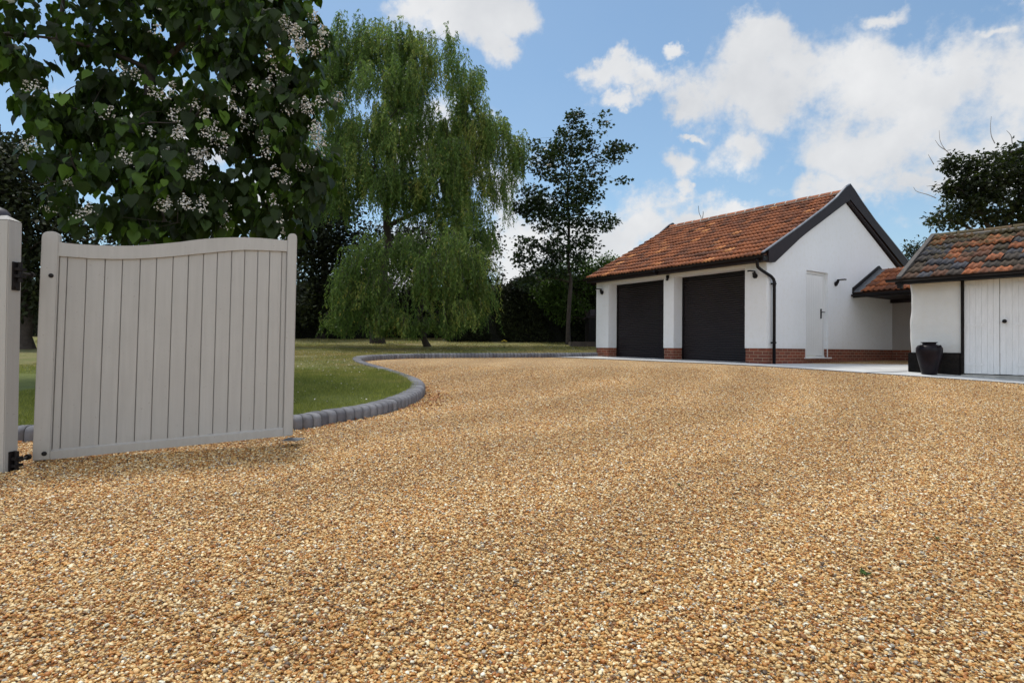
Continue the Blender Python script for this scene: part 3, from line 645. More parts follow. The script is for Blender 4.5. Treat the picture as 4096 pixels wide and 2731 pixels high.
# side door
sd_ = MB(); f_ = .085
bx(sd_, .09, .13, 1.711, 1.765, -.21, 1.955); bx(sd_, .09, .13, 2.69, 2.742, -.21, 1.955); bx(sd_, .09, .13, 1.765, 2.69, 1.89, 1.955)
bx(sd_, .10, .14, 1.775, 2.68, -.17, 1.882); bx(sd_, .085, .125, 1.775, 2.68, -.165, -.135); bx(sd_, .06, .13, 1.765, 2.69, -.212, -.178)
for k in range(7): bx(sd_, .0985, .102, 1.90 + k * .11, 1.903 + k * .11, -.10, 1.80)
door = up(sd_.build('side_door', M_['door'], gar, bevel=.003))
for a_, b_ in ((1.68, 1.711), (2.721, 2.742)):
    bs_ = MB(); bx(bs_, .0, .14, a_, b_, -.205, 0); bs_.build('reveal', M_['door'], door)
si = MB(); bx(si, -.045, .10, 1.636, 2.86, -.245, -.212); si.build('sill', M_['door'], door, bevel=.004)
ha = MB(); bx(ha, .075, .10, 2.555, 2.585, .78, 1.03); ha.tube([(-.085, 2.57, .945), (-.035, 2.57, .945), (-.035, 2.66, .945)], .011, 8); ha.build('handle', M_['iron'], door, bevel=.003)

def T2(o_, p):   # point in a thing's own frame -> world
    return Matrix.Translation(o_.location) @ Matrix.Rotation(o_.rotation_euler.z, 4, 'Z') @ Vector(p)
def wall_lamp(p, rz, label):
    r = empty('wall_lamp', p, rz); tag(r, label, 'wall lamp', 'black wall lamps on the garage')
    a = MB(); a.tube([(0, 0, 0), (0, -.028, 0)], .058, 24); a.tube([(0, -.028, 0), (0, -.045, 0)], [.058, .050], 24); a.build('wall_plate', M_['black'], r)
    b_ = MB(); b_.tube([(0, -.03, .01), (0, -.06, .05), (0, -.075, .085), (0, -.10, .095)], [.042, .04, .032, .024], 14)
    b_.prism([(-.045, -.06), (.045, -.06), (.05, -.10), (.05, -.25), (.035, -.275), (-.035, -.275), (-.05, -.25), (-.05, -.10)], .082, .112, lambda p_, q, w_: (p_, q, w_ + .0))
    b_.build('lamp_head', M_['black'], r, bevel=.006)
    g_ = MB(); g_.box(-.038, .038, -.255, -.12, .074, .0815); g_.build('diffuser', M_['glass'], r)
RZ = gar.rotation_euler.z
wall_lamp(T2(gar, (-.286, 0, 1.70 + K)), RZ, 'black wall lamp on the white pier right of the right roller door')
wall_lamp(T2(gar, (-5.468, 0, 1.685 + K)), RZ, 'black wall lamp on the far left garage pier under the low eaves')
wall_lamp(T2(gar, (0, 3.11, 1.70 + K)), RZ + math.pi / 2, 'black wall lamp on the gable wall right of the white side door')
ps = empty('motion_sensor', T2(gar, (-2.905, 0, 1.90 + K)), RZ); tag(ps, 'small black motion sensor on the middle pier between the two roller doors', 'sensor')
a = MB(); a.box(-.04, .04, -.05, 0, -.02, .07); a.build('housing', M_['black'], ps, bevel=.008)
a = MB(); a.lathe([(.0, -.05), (.025, -.045), (.038, -.02), (.038, 0), (.0, .005)], 14, (0, -.045, -.03)); a.build('sensor_dome', M_['glaze'], ps, smooth=True)

# ------------------------------------------------------------------ covered link between garage and shed
lk = empty('covered_passage', T2(gar, (1.2, 5.3, 0)), RZ); tag(lk, 'low red tiled passage roof joining the garage gable to the mossy shed', 'covered passage')
def lo(o): o.location = (-1.2, -5.3, K); return o
ls = math.atan(.50); lroof = lo(tile_slope('roof', M_['tile_red'], lk, (2.85, 4.02, 1.535), (-1, 0, 0), (0, math.cos(ls), math.sin(ls)), 2.62, 1.44 / math.cos(ls), .26, .34, h=.038, seed=9, step=.042))
a = MB(); a.prism([(5.47, 2.24), (6.85, 1.55), (6.85, 1.49), (5.47, 2.18)], -.0, -2.85, lambda p, q, w_: (-w_, p, q)); a.prism([(4.04, 1.51), (5.45, 2.215), (5.45, 2.17), (4.04, 1.47)], 0, -2.85, lambda p, q, w_: (-w_, p, q)); a.build('roof_underlay', M_['tile_red'], lroof)
ridge_tiles('ridge', [M_['tile_red'], M_['mortar'], M_['pointing']], lroof, (.12, 5.46, 2.255), (2.85, 5.46, 2.255), r=.10, n=6, seed=8)
a = MB()
a.prism([(4.0, 1.50), (4.0, 1.66), (5.47, 2.375), (6.9, 1.66), (6.9, 1.50), (5.47, 2.22)], -.004, -.05, lambda p, q, w_: (-w_, p, q)); lo(a.build('flashing_board', M_['iron'], lk))
a = MB(); a.prism([(3.99, 1.545), (5.42, 2.262), (5.42, 2.25), (3.99, 1.53)], -.05, -.27, lambda p, q, w_: (-w_, p, q)); a.prism([(3.99, 1.56), (5.42, 2.275), (5.42, 2.26), (3.99, 1.545)], -.05, -.09, lambda p, q, w_: (-w_, p, q)); lo(a.build('lead_flashing', M_['lead'], lk))
a = MB(); a.prism([(x_ * 1.0, y_) for x_, y_ in pts[:0]] or [(-.05, 0), (-.04, -.035), (0, -.055), (.04, -.035), (.05, 0)], -.01, -2.85, lambda p, q, w_: (-w_, 3.96 + p, 1.47 + q)); a.box(.01, 2.85, 4.02, 4.06, 1.39, 1.50); lo(a.build('gutter', M_['black'], lk))
a = MB(); a.box(.01, 2.85, 4.06, 6.37, 1.455, 1.475); a.box(.01, 2.85, 6.22, 6.37, 1.36, 1.45); lo(a.build('ceiling', M_['brown'], lk))
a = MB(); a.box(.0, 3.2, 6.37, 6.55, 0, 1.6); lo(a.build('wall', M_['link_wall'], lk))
a = MB(); a.box(.0, 3.2, 6.384, 6.55, -.52, -.002); lo(a.build('plinth', M_['brick'], lk, uvfn=uvw))

# ------------------------------------------------------------------ old shed
sh = empty('shed', (7.961, 12.019, -.40), 2.27 - math.pi); tag(sh, 'old limewashed shed with mossy mottled tile roof and white plank doors', 'shed')
def ls_(o): o.location.z = .403; return o
def wob(x, z): return .55 * (.012 * math.sin(z * 7.3 + x) + .014 * math.sin(z * 3.1 + 2 + x * .7) + .006 * math.sin(z * 17 + x * 5))
SX = 6.0; nz = 40
V = []; cols = []
path = [(0.0, 3.8)] + [(0.0, y) for y in np.linspace(3.4, .12, 12)] + [(.01, .05), (.03, .02), (.06, 0.0)] + [(x, 0.0) for x in np.linspace(.14, .855, 14)]
for (x, y) in path:
    for k in range(nz + 1):
        z = 1.36 * k / nz; wv_ = wob(x * 2 + y, z); dx = -.020 * math.sin(math.pi * min(1, z / 1.36)) ** .5 * math.sin(z * 4.3 + .8) if x < .1 else 0
        V.append((x + (wv_ + dx) * (1 if x < .08 else max(0, 1 - (x - .08) * 6)), y + (wv_ * .6 if x > .0 else 0), z))
Fq = [(i * (nz + 1) + k, (i + 1) * (nz + 1) + k, (i + 1) * (nz + 1) + k + 1, i * (nz + 1) + k + 1) for i in range(len(path) - 1) for k in range(nz)]
wo_ = ls_(link('wall', np_mesh('wall', V, np.array(Fq)), M_['old_render'], sh, smooth=True))
a = MB(); a.box(2.05, SX, .0, .3, 0, 1.36); a.box(.0, SX, 3.6, 3.8, -.0, 1.36); a.box(SX - .2, SX, .3, 3.6, -.4, 1.36)
a.prism([(.08, 1.36), (3.7, 1.36), (1.9, 2.40)], .02, .2, lambda p, q, w_: (w_, p, q)); a.build('wall_infill', M_['old_render'], wo_)
a = MB(); a.box(-.02, .853, -.028, .3, -.55, -.0); a.box(-.02, .28, .3, 3.8, -.55, -.0); a.box(2.05, SX, -.028, .3, -.55, 0)
bmo = ls_(a.build('plinth', M_['tar'], sh, bevel=.02))
a = MB(); a.box(.855, .893, -.035, .15, -.46, 1.36); a.box(1.962, 2.01, -.035, .15, -.46, 1.36); ls_(a.build('door_post', M_['tar'], sh))
a = MB(); a.box(-.16, SX, -.30, -.265, 1.345, 1.47); a.box(-.02, SX, -.265, .03, 1.36, 1.385); a.box(-.12, -.045, -.315, -.2, 1.27, 1.46); ls_(a.build('fascia', M_['black'], sh))
a = MB(); a.prism([(-.055, 0), (-.045, -.035), (0, -.055), (.045, -.035), (.055, 0)], -.30, SX, lambda p, q, w_: (w_, -.355 + p, 1.445 + q)); ls_(a.build('gutter', M_['black'], sh))
ss = math.atan(.512)
sroof = ls_(tile_slope('roof', M_['tile_old'], sh, (SX + .0, -.33, 1.445), (-1, 0, 0), (0, math.cos(ss), math.sin(ss)), SX + .03, 2.22 / math.cos(ss), .24, .31, h=.034, seed=21, jit=.010, sag=.03, step=.034))
a = MB(); a.prism([(1.9, 2.52), (4.1, 1.42), (4.1, 1.36), (1.9, 2.46)], -.05, SX, lambda p, q, w_: (w_, p, q)); a.prism([(-.28, 1.43), (1.88, 2.50), (1.88, 2.44), (-.28, 1.38)], -.05, SX, lambda p, q, w_: (w_, p, q)); a.build('roof_underlay', M_['tile_old'], sroof)
ridge_tiles('ridge', [M_['tile_old'], M_['mortar'], M_['pointing']], sroof, (-.12, 1.89, 2.60), (SX, 1.89, 2.60), r=.12, n=13, seed=12, mort=False)
a = MB(); a.prism([(-.34, 1.405), (-.34, 1.50), (1.86, 2.64), (1.86, 2.50)], -.125, -.045, lambda p, q, w_: (w_, p, q)); a.prism([(4.1, 1.40), (4.1, 1.50), (1.87, 2.64), (1.87, 2.50)], -.125, -.045, lambda p, q, w_: (w_, p, q))
ls_(a.build('barge_board', simple('weathered_grey_board', (.10, .088, .078), .85, .5, 14, .5, 60), sh))
for x0, x1, kn in ((.896, 1.424, 0), (1.430, 1.960, 1)):
    a = MB(); n = 6; pw = (x1 - x0) / n
    for i in range(n):
        jy = RNG.normal(0, .0015); a.box(x0 + i * pw + .0015, x0 + (i + 1) * pw - .0015, .018 + jy, .05, -.392 + RNG.uniform(0, .006), 1.358)
    for i in range(n - 1): a.box(x0 + (i + 1) * pw - .0015, x0 + (i + 1) * pw + .0015, .0225, .05, -.39, 1.357)
    xa, xb = (x0 + .005, x0 + .30) if not kn else (x1 - .33, x1 - .01)
    for z in (-.235, .50, 1.22): a.box(xa, xb, .008, .020, z, z + .045 if z < 1 else z + .05)
    d_ = ls_(a.build('plank_door', M_['boards'], sh, bevel=.003))
    if kn:
        k_ = MB(); k_.lathe([(.0, 0), (.018, .0), (.016, .02), (.034, .035), (.036, .05), (.022, .065), (.0, .07)], 16); 
        k_.v = [(1.505 + x, .02 - z, .578 + y) for x, y, z in k_.v]; k_.build('door_knob', M_['iron'], d_, smooth=True)
        k_ = MB(); k_.box(1.438, 1.463, .012, .02, .56, .585); k_.build('keyhole_plate', M_['boards'], d_)
a = MB(); a.box(.87, SX, -.11, .06, -.60, -.405); ls_(a.build('threshold', M_['cream_stone'], sh, bevel=.01))

# ------------------------------------------------------------------ urn
ux, uy = 7.985, 11.48; un = empty('urn', (ux, uy, float(PZ(ux, uy))), .3); tag(un, 'tall glazed dark urn standing before the white shed wall', 'urn'); un.scale = (.93, .93, .97)
a = MB(); a.lathe([(.125, 0), (.136, .01), (.146, .06), (.176, .18), (.206, .30), (.226, .40), (.234, .47), (.232, .52), (.208, .56), (.165, .580), (.128, .588), (.118, .598), (.120, .612), (.150, .626), (.152, .636), (.135, .638), (.108, .618), (.105, .58)], 40)
a.build('body', M_['glaze'], un, smooth=True)
for k in range(4):
    t_ = k * math.pi / 2; h_ = MB(); c_, s_ = math.cos(t_), math.sin(t_)
    h_.tube([((.205 + .03 * math.sin(math.pi * q)) * c_ - (q - .5) * .09 * s_, (.205 + .03 * math.sin(math.pi * q)) * s_ + (q - .5) * .09 * c_, .545 + .022 * math.sin(math.pi * q)) for q in np.linspace(0, 1, 8)], .013, 8); h_.build('handle', M_['glaze'], un, smooth=True)

# ------------------------------------------------------------------ gate leaf and its post
BLp = np.array([-3.55985, 4.47, -.857]); eG = np.array([.94207, .32906, .06501]); TG = np.array([-.00334, .03411, 1.0]); NG = np.cross(eG, TG); NG /= np.linalg.norm(NG)
gate = empty('gate', tuple(BLp)); tag(gate, 'pale grey boarded gate leaf with swooping top rail standing open', 'gate')
def gp(s, t_, d): return tuple(eG * s + TG * t_ + NG * d)
def gslab(mb, poly, d0, d1): mb.prism(poly, d0, d1, lambda p, q, w_: gp(p, q, w_))
WG = 1.823; top = [(0.0, 1.645), (.109, 1.645), (.116, 1.637), (.22, 1.624), (.335, 1.616), (.47, 1.610), (.618, 1.611), (.721, 1.619), (.83, 1.630), (.946, 1.643), (1.03, 1.657), (1.119, 1.668), (1.21, 1.675), (1.298, 1.679), (1.418, 1.681), (1.541, 1.675), (1.63, 1.667), (1.72, 1.656)]
low = lambda s: float(np.interp(s, [.1, .338, .48, .621, .76, .9, 1.0, 1.122, 1.3, 1.421, 1.543, 1.743], [1.534, 1.511, 1.506, 1.507, 1.514, 1.526, 1.537, 1.550, 1.569, 1.576, 1.572, 1.562]))
tp = lambda s: float(np.interp(s, [p[0] for p in top], [p[1] for p in top]))
def stile(s0, s1, capz):
    mb = MB(); w_ = s1 - s0; c_ = (s0 + s1) / 2; arc = [(c_ + w_ / 2 * math.copysign(abs(math.cos(t)) ** .75, math.cos(t)), capz - .045 + .045 * math.sin(t) ** .9) for t in np.linspace(.02, math.pi - .02, 13)]
    gslab(mb, [(s0, -.002), (s1, -.002)] + arc, -.062, 0); return mb
st1 = stile(0, .113, 1.722).build('stile', M_['gate'], gate, bevel=.006)
stile(1.746, WG, 1.716).build('stile', M_['gate'], gate, bevel=.006)
mb = MB(); ss_ = np.linspace(.114, 1.745, 50)
gslab(mb, [(s, low(s)) for s in ss_] + [(s, tp(s)) for s in ss_[::-1]], -.055, -.004); mb.build('top_rail', M_['gate'], gate)
mb = MB(); gslab(mb, [(.114, -.004), (1.745, .0), (1.745, .060), (.114, .056)], -.055, -.003)
V = [gp(.114, .056, -.003), gp(1.745, .060, -.003), gp(1.745, .075, -.026), gp(.114, .071, -.026), gp(.114, .056, -.04), gp(1.745, .06, -.04), gp(1.745, .075, -.04), gp(.114, .071, -.04)]
mb.add(V, [(0, 1, 2, 3), (4, 7, 6, 5), (2, 6, 7, 3)]); mb.build('bottom_rail', M_['gate'], gate)
gr = [.114, .165, .291, .414, .531, .653, .767, .884, .995, 1.104, 1.207, 1.314, 1.414, 1.515, 1.608, 1.704, 1.745]
for a_, b_ in zip(gr[:-1], gr[1:]):
    mb = MB(); gslab(mb, [(a_ + .0025, .05), (b_ - .0025, .05), (b_ - .0025, low(b_) + .03), (a_ + .0025, low(a_) + .03)], -.040, -.022 + RNG.normal(0, .0010)); mb.t = [float(RNG.random())] * len(mb.t); mb.build('board', M_['gate'], gate, bevel=.003)
mb = MB(); gslab(mb, [(.114, .05), (1.745, .05)] + [(s, low(s) + .025) for s in ss_[::-4]], -.048, -.041); mb.build('board_backing', M_['gate'], gate)
for s, t_ in ((.072, 1.382), (.075, .046)):
    mb = MB(); mb.tube([gp(s, t_, -.005), gp(s, t_, .006)], .0165, 16); mb.tube([gp(s, t_, .006), gp(s, t_, .010)], [.0165, .010], 16); mb.build('bolt_head', M_['iron'], gate)
mb = MB(); mb.box(1.66, 1.80, .50, .66, .085, .090); mb.v = [(x + 0, y + 0, z) for x, y, z in mb.v]; mb.build('stop_plate', M_['lead'], gate)
px0, px1, py0, py1 = -3.70, -3.536, 4.195, 4.315
po = empty('gate_post', (-3.616, 4.265, -.95)); tag(po, 'square pale grey timber gate post with sloping top at left edge', 'gate post')
a = MB(); zt_ = .882; X0, X1, Y0, Y1 = px0 + 3.616, px1 + 3.616, py0 - 4.265, py1 - 4.265
a.box(X0, X1, Y0, Y1, -.3, zt_ + .95)
a.add([(X0, Y0, zt_ + .95), (X1, Y0, zt_ + .95), (X1, Y1, zt_ + .95), (X0, Y1, zt_ + .95), (X0 + .06, Y0 + .06, zt_ + .99), (X1 - .06, Y0 + .06, zt_ + .99), (X1 - .06, Y1 - .06, zt_ + .99), (X0 + .06, Y1 - .06, zt_ + .99)], [(0, 1, 5, 4), (1, 2, 6, 5), (2, 3, 7, 6), (3, 0, 4, 7), (4, 5, 6, 7)])
a.build('post', M_['gate'], po, bevel=.006)
for zz, k in ((.50, 1), (-.84, 0)):
    z0 = zz + .95; h_ = MB()
    h_.box(X1, X1 + .012, .005 - .04, .045 - .02, z0 - .11, z0 + .09); h_.box(X1, X1 + .05, -.03, .035, z0 - .02, z0 + .0); h_.box(X1, X1 + .05, -.03, .035, z0 + .03, z0 + .05)
    h_.tube([(X1 + .03, .0, z0 - .05), (X1 + .03, .0, z0 + .09)], .014, 10); h_.tube([(X1 + .03, .0, z0 + .015), (.046, .198, z0 + .02)], .010, 8); h_.tube([(X1 + .012, -.015, z0 - .09), (X1 + .024, -.015, z0 - .09)], .012, 8)
    h_.tube([(.062, .15, z0 + .02), (.056, .175, z0 + .02)], .022, 8)
    h_.build('hinge', M_['iron'], po)
cp = MB(); cp.lathe([(.10, 0), (.105, .02), (.098, .05), (.075, .078), (.04, .092), (.0, .096)], 24, (0, 0, 0)); co_ = tag(cp.build('post_lamp', simple('dark_grey_lamp', (.045, .04, .048), .5, .2, 5), None, smooth=True), 'dark domed lamp sitting on top of the gate post', 'lamp')
co_.location = (-3.735, 4.30, .90)

# ------------------------------------------------------------------ dark bunker behind the garage
bk = empty('storage_bunker', (3.55, 21.6, .20), 0); tag(bk, 'dark lidded storage bunker half hidden behind the left garage pier', 'storage bunker')
a = MB(); a.box(-.85, 1.2, -.5, .6, .08, .92)
for k in range(14): a.box(-.84 + k * .15, -.76 + k * .15, -.512, -.5, .10, .88)
a.build('body', M_['black'], bk, bevel=.01)
a = MB(); a.box(-.90, 1.25, -.55, .65, .92, 1.0); a.prism([(-.50, 1.0), (.6, 1.0), (.6, 1.16), (-.40, 1.23)], -.80, 1.2, lambda p, q, w_: (w_, p, q)); a.box(-.66, -.60, -.53, -.50, .96, 1.12); a.build('lid', M_['brown'], bk, bevel=.01)
cb = MB(); cb.box(-1.45, 1.6, -.62, .75, -.25, .09); tag(cb.build('concrete_base', simple('old_brick_base', (.10, .075, .06), .9, .3, 6, .4, 60), None, bevel=.015), 'low concrete base slab under the dark storage bunker', 'concrete base').location = (3.55, 21.6, .20)

# ------------------------------------------------------------------ loose gravel, real pebbles near the camera
xs = np.arange(-12, 12.1, .15); ys = np.arange(1.0, 13.1, .15)
X, Y, F = grid(xs, ys); ins = inside(X, Y); kd = kdist(X, Y)
dens = np.where(ins, 0, 1.) * np.interp(Y, [1, 4.5, 7, 9.5, 12, 13], [1, 1, .7, .4, .2, 0]) * (np.abs(X) < .92 * Y + .7)
dens = np.where((~ins) & (kd < .08), 0, dens)
keep = dens[F].max(1) > 0; F = F[keep]
me = np_mesh('gravel', np.stack([X, Y, G(X, Y)], 1), F); a = me.attributes.new('dens', 'FLOAT', 'POINT'); a.data.foreach_set('value', (dens * 11500).astype(np.float32))
gv = link('gravel', me, M_['pebble']); tag(gv, kind='stuff')
g = bpy.data.node_groups.new('pebbles', 'GeometryNodeTree')
g.interface.new_socket('Geometry', in_out='INPUT', socket_type='NodeSocketGeometry'); g.interface.new_socket('Geometry', in_out='OUTPUT', socket_type='NodeSocketGeometry')
gi = g.nodes.new('NodeGroupInput'); go = g.nodes.new('NodeGroupOutput')
dp_ = g.nodes.new('GeometryNodeDistributePointsOnFaces'); g.links.new(gi.outputs[0], dp_.inputs['Mesh'])
na = g.nodes.new('GeometryNodeInputNamedAttribute'); na.data_type = 'FLOAT'; na.inputs[0].default_value = 'dens'; g.links.new(na.outputs[0], dp_.inputs['Density'])
def rv(mn, mx, dt='FLOAT_VECTOR', seed=0):
    n = g.nodes.new('FunctionNodeRandomValue'); n.data_type = dt; i = {'FLOAT_VECTOR': (0, 1), 'FLOAT': (2, 3)}[dt]
    n.inputs[i[0]].default_value = mn; n.inputs[i[1]].default_value = mx; n.inputs['Seed'].default_value = seed
    return n.outputs[0 if dt == 'FLOAT_VECTOR' else 1]
jn = g.nodes.new('GeometryNodeJoinGeometry')
for k in range(6):
    ic = g.nodes.new('GeometryNodeMeshIcoSphere'); ic.inputs['Radius'].default_value = 1; ic.inputs['Subdivisions'].default_value = 2
    sp = g.nodes.new('GeometryNodeSetPosition'); g.links.new(ic.outputs[0], sp.inputs[0])
    ps_ = g.nodes.new('GeometryNodeInputPosition'); ad = g.nodes.new('ShaderNodeVectorMath'); ad.operation = 'ADD'; ad.inputs[1].default_value = (k * 7.3, k * 3.1, k)
    g.links.new(ps_.outputs[0], ad.inputs[0]); nz_ = g.nodes.new('ShaderNodeTexNoise'); nz_.inputs['Scale'].default_value = .9; nz_.inputs['Detail'].default_value = 2
    g.links.new(ad.outputs[0], nz_.inputs['Vector']); sb = g.nodes.new('ShaderNodeVectorMath'); sb.operation = 'SUBTRACT'; sb.inputs[1].default_value = (.5, .5, .5); g.links.new(nz_.outputs['Color'], sb.inputs[0])
    sc = g.nodes.new('ShaderNodeVectorMath'); sc.operation = 'SCALE'; sc.inputs['Scale'].default_value = 1.7; g.links.new(sb.outputs[0], sc.inputs[0]); g.links.new(sc.outputs[0], sp.inputs['Offset'])
    tf = g.nodes.new('GeometryNodeTransform'); g.links.new(sp.outputs[0], tf.inputs[0]); tf.inputs['Scale'].default_value = (1, [.62, .8, .7, .9, .55, .75][k], [.42, .5, .36, .6, .45, .3][k])
    sm = g.nodes.new('GeometryNodeSetShadeSmooth'); g.links.new(tf.outputs[0], sm.inputs[0])
    mt = g.nodes.new('GeometryNodeSetMaterial'); mt.inputs['Material'].default_value = M_['pebble']; g.links.new(sm.outputs[0], mt.inputs[0])
    gt_ = g.nodes.new('GeometryNodeGeometryToInstance'); g.links.new(mt.outputs[0], gt_.inputs[0]); g.links.new(gt_.outputs[0], jn.inputs[0])
ip = g.nodes.new('GeometryNodeInstanceOnPoints'); g.links.new(jn.outputs[0], ip.inputs['Instance']); ip.inputs['Pick Instance'].default_value = True
so_ = g.nodes.new('GeometryNodeSetPosition'); g.links.new(dp_.outputs[0], so_.inputs[0]); g.links.new(rv((0, 0, -.001), (0, 0, .011), seed=3), so_.inputs['Offset']); g.links.new(so_.outputs[0], ip.inputs['Points'])
g.links.new(rv((-.45, -.45, 0), (.45, .45, 6.28), seed=5), ip.inputs['Rotation'])
p1 = g.nodes.new('ShaderNodeMath'); p1.operation = 'POWER'; p1.inputs[1].default_value = 2.6; g.links.new(rv(0., 1., 'FLOAT', 9), p1.inputs[0])
p2 = g.nodes.new('ShaderNodeMath'); p2.operation = 'MULTIPLY_ADD'; p2.inputs[1].default_value = .0070; p2.inputs[2].default_value = .0036; g.links.new(p1.outputs[0], p2.inputs[0]); g.links.new(p2.outputs[0], ip.inputs['Scale'])
g.links.new(ip.outputs[0], go.inputs[0])
md = gv.modifiers.new('pebbles', 'NODES'); md.node_group = g

# ------------------------------------------------------------------ grass
def blades(n, xr, yr, h, wd, seed, cond=None, kd_=True):
    r = np.random.default_rng(seed); x = r.uniform(*xr, n); y = r.uniform(*yr, n); k = inside(x, y) & (np.abs(x) < .95 * y + 1.5)
    x, y = x[k], y[k]; d = kdist(x, y); k = d > .09; x, y, d = x[k], y[k], d[k]; n = len(x)
    nz_ = .5 + .5 * np.sin(x * 1.9 + 2 * np.sin(y * 1.1)) * np.sin(y * 2.3 + x); hh = h * r.uniform(.5, 1.2, n) * (.55 + .6 * nz_); a_ = r.uniform(0, 2 * np.pi, n); z = LW(x, y) - .004
    ca, sa = np.cos(a_), np.sin(a_); w2 = wd * r.uniform(.6, 1.3, n) / 2; ln = r.normal(0, .45, (2, n)) * hh
    V = np.stack([np.stack([x - ca * w2, y - sa * w2, z], 1), np.stack([x + ca * w2, y + sa * w2, z], 1), np.stack([x + ln[0], y + ln[1], z + hh], 1)], 1).reshape(-1, 3)
    return V, np.repeat(r.uniform(0, 1, n) ** 1.5, 3)
parts = [blades(210000, (-6.2, -.9), (4.6, 10.5), .050, .006, 1), blades(90000, (-9, 0), (9.5, 16), .040, .010, 2), blades(70000, (-9, 9), (14.5, 21), .040, .016, 4), blades(30000, (-18, 12), (20, 30), .05, .03, 5)]
V = np.vstack([p[0] for p in parts]); T = np.concatenate([p[1] for p in parts])
tag(link('grass', np_mesh('grass', V, np.arange(len(V)).reshape(-1, 3), tone=T), M_['grass']), kind='stuff')
# petals fallen on the lawn and brown leaves gathered along the kerb
def flecks(name, x, y, z, size, mat, seed, flat=.35):
    r = np.random.default_rng(seed); n = len(x); a_ = r.uniform(0, 6.28, n); s = size * r.uniform(.5, 1.3, n)
    e1 = np.stack([np.cos(a_), np.sin(a_), r.normal(0, flat, n)], 1) * s[:, None]; e2 = np.stack([-np.sin(a_), np.cos(a_), r.normal(0, flat, n)], 1) * s[:, None] * .55
    c_ = np.stack([x, y, z], 1); V = np.stack([c_ - e1, c_ - e2 * .9 + e1 * .1, c_ + e1, c_ + e2], 1); V[:, [0, 2], 2] += (s * .3)[:, None]
    return link(name, np_mesh(name, V.reshape(-1, 3), np.arange(4 * n).reshape(-1, 4), tone=np.repeat(r.uniform(0, 1, n), 4)), mat)
n = 420; x = RNG.normal(-3.8, 1.7, n); y = RNG.uniform(6, 15, n); k = inside(x, y) & (kdist(x, y) > .15); x, y = x[k], y[k]
x2 = RNG.uniform(-6, 8, 900); y2 = RNG.uniform(15, 22, 900); k = inside(x2, y2) & (kdist(x2, y2) > .15); x = np.r_[x, x2[k]]; y = np.r_[y, y2[k]]
tag(flecks('fallen_petals', x, y, LW(x, y) + .03, .012, M_['petal'], 3), kind='stuff')
i_ = RNG.integers(6, len(KL) - 30, 2600); off = -np.abs(RNG.normal(0, .055, 2600)) - .01
off = np.where(RNG.random(2600) < .15, -np.abs(RNG.normal(0, .35, 2600)) - .02, off)
p = KL[i_] + KN[i_] * off[:, None]; wgt = .5 + .5 * np.sin(i_ * .13) * np.sin(i_ * .047 + 1); k = RNG.random(2600) < wgt * .9 + .1; p = p[k]
ex = RNG.normal([-1.0, 7.95], [.10, .28], (260, 2)); ex2 = RNG.normal([-1.12, 7.2], [.12, .25], (160, 2)); p = np.vstack([p, ex[ex[:, 0] > -1.15], ex2[~inside(ex2[:, 0], ex2[:, 1])]])
ex3 = RNG.uniform([-6, 2.2], [8, 13], (150, 2)); ex3 = ex3[~inside(ex3[:, 0], ex3[:, 1])]; p = np.vstack([p, ex3])
tag(flecks('fallen_leaves', p[:, 0], p[:, 1], G(p[:, 0], p[:, 1]) + .018, .016, M_['dead'], 5), kind='stuff')
def weed(x, y, z, s, label, mat, n=14):
    r = np.random.default_rng(int(abs(x) * 97 + y * 31)); V = []; Fq = []
    for k in range(n):
        a_ = r.uniform(0, 6.28); l_ = s * r.uniform(.5, 1); d_ = np.array([math.cos(a_), math.sin(a_), r.uniform(.15, .9)]); w_ = np.array([-math.sin(a_), math.cos(a_), 0]) * l_ * .28
        b = len(V); o_ = np.array([r.normal(0, s * .25), r.normal(0, s * .25), 0]); V += [o_, o_ + d_ * l_ * .5 + w_, o_ + d_ * l_, o_ + d_ * l_ * .5 - w_]; Fq.append((b, b + 1, b + 2, b + 3))
    o = link('weed', np_mesh('weed', V, np.array(Fq), tone=r.uniform(.2, 1, 4 * n)), mat); o.location = (x, y, z); tag(o, label, 'weed')
for px_, py_, lb in ((1985, 1325, 'small green weed lying in the gravel at lower right'), (2153, 1242, 'tiny green seedling in gravel at right, behind the larger weed'), (1560, 1118, 'pale green sprout alone in the gravel near centre')):
    d_ = ray(px_ * 1.7415, py_ * 1.7415); tt = np.linspace(1, 12, 4000); zz = d_[2] * tt; gg = G(d_[0] * tt, d_[1] * tt); i0 = int(np.argmax(zz < gg)); weed(d_[0] * tt[i0], d_[1] * tt[i0], float(gg[i0]) + .012, .035 if 'small' in lb else .02, lb, M_['leaf_catalpa'])
def ragwort(x, y, z):
    o = empty('wild_flower', (x, y, z)); tag(o, 'little yellow wild flower standing alone in the far lawn', 'wild flower'); a = MB()
    for k in range(3): a.tube([(0, 0, 0), (.03 * (k - 1), .01, .12), (.06 * (k - 1), .0, .22 + .03 * (k == 1))], .004, 5)
    a.build('stem', M_['leaf_laurel'], o)
    pm = simple('yellow_petal', (.75, .55, .03), .6, .1, 9)
    for k in range(3):
        a = MB(); a.lathe([(.0, 0), (.035, .01), (.03, .025), (.0, .03)], 8, (.06 * (k - 1), 0, .22 + .03 * (k == 1))); a.build('blossom', pm, o)
wf = at(1158, 792, 19.5); ragwort(wf[0], wf[1], float(LW(wf[0], wf[1])))

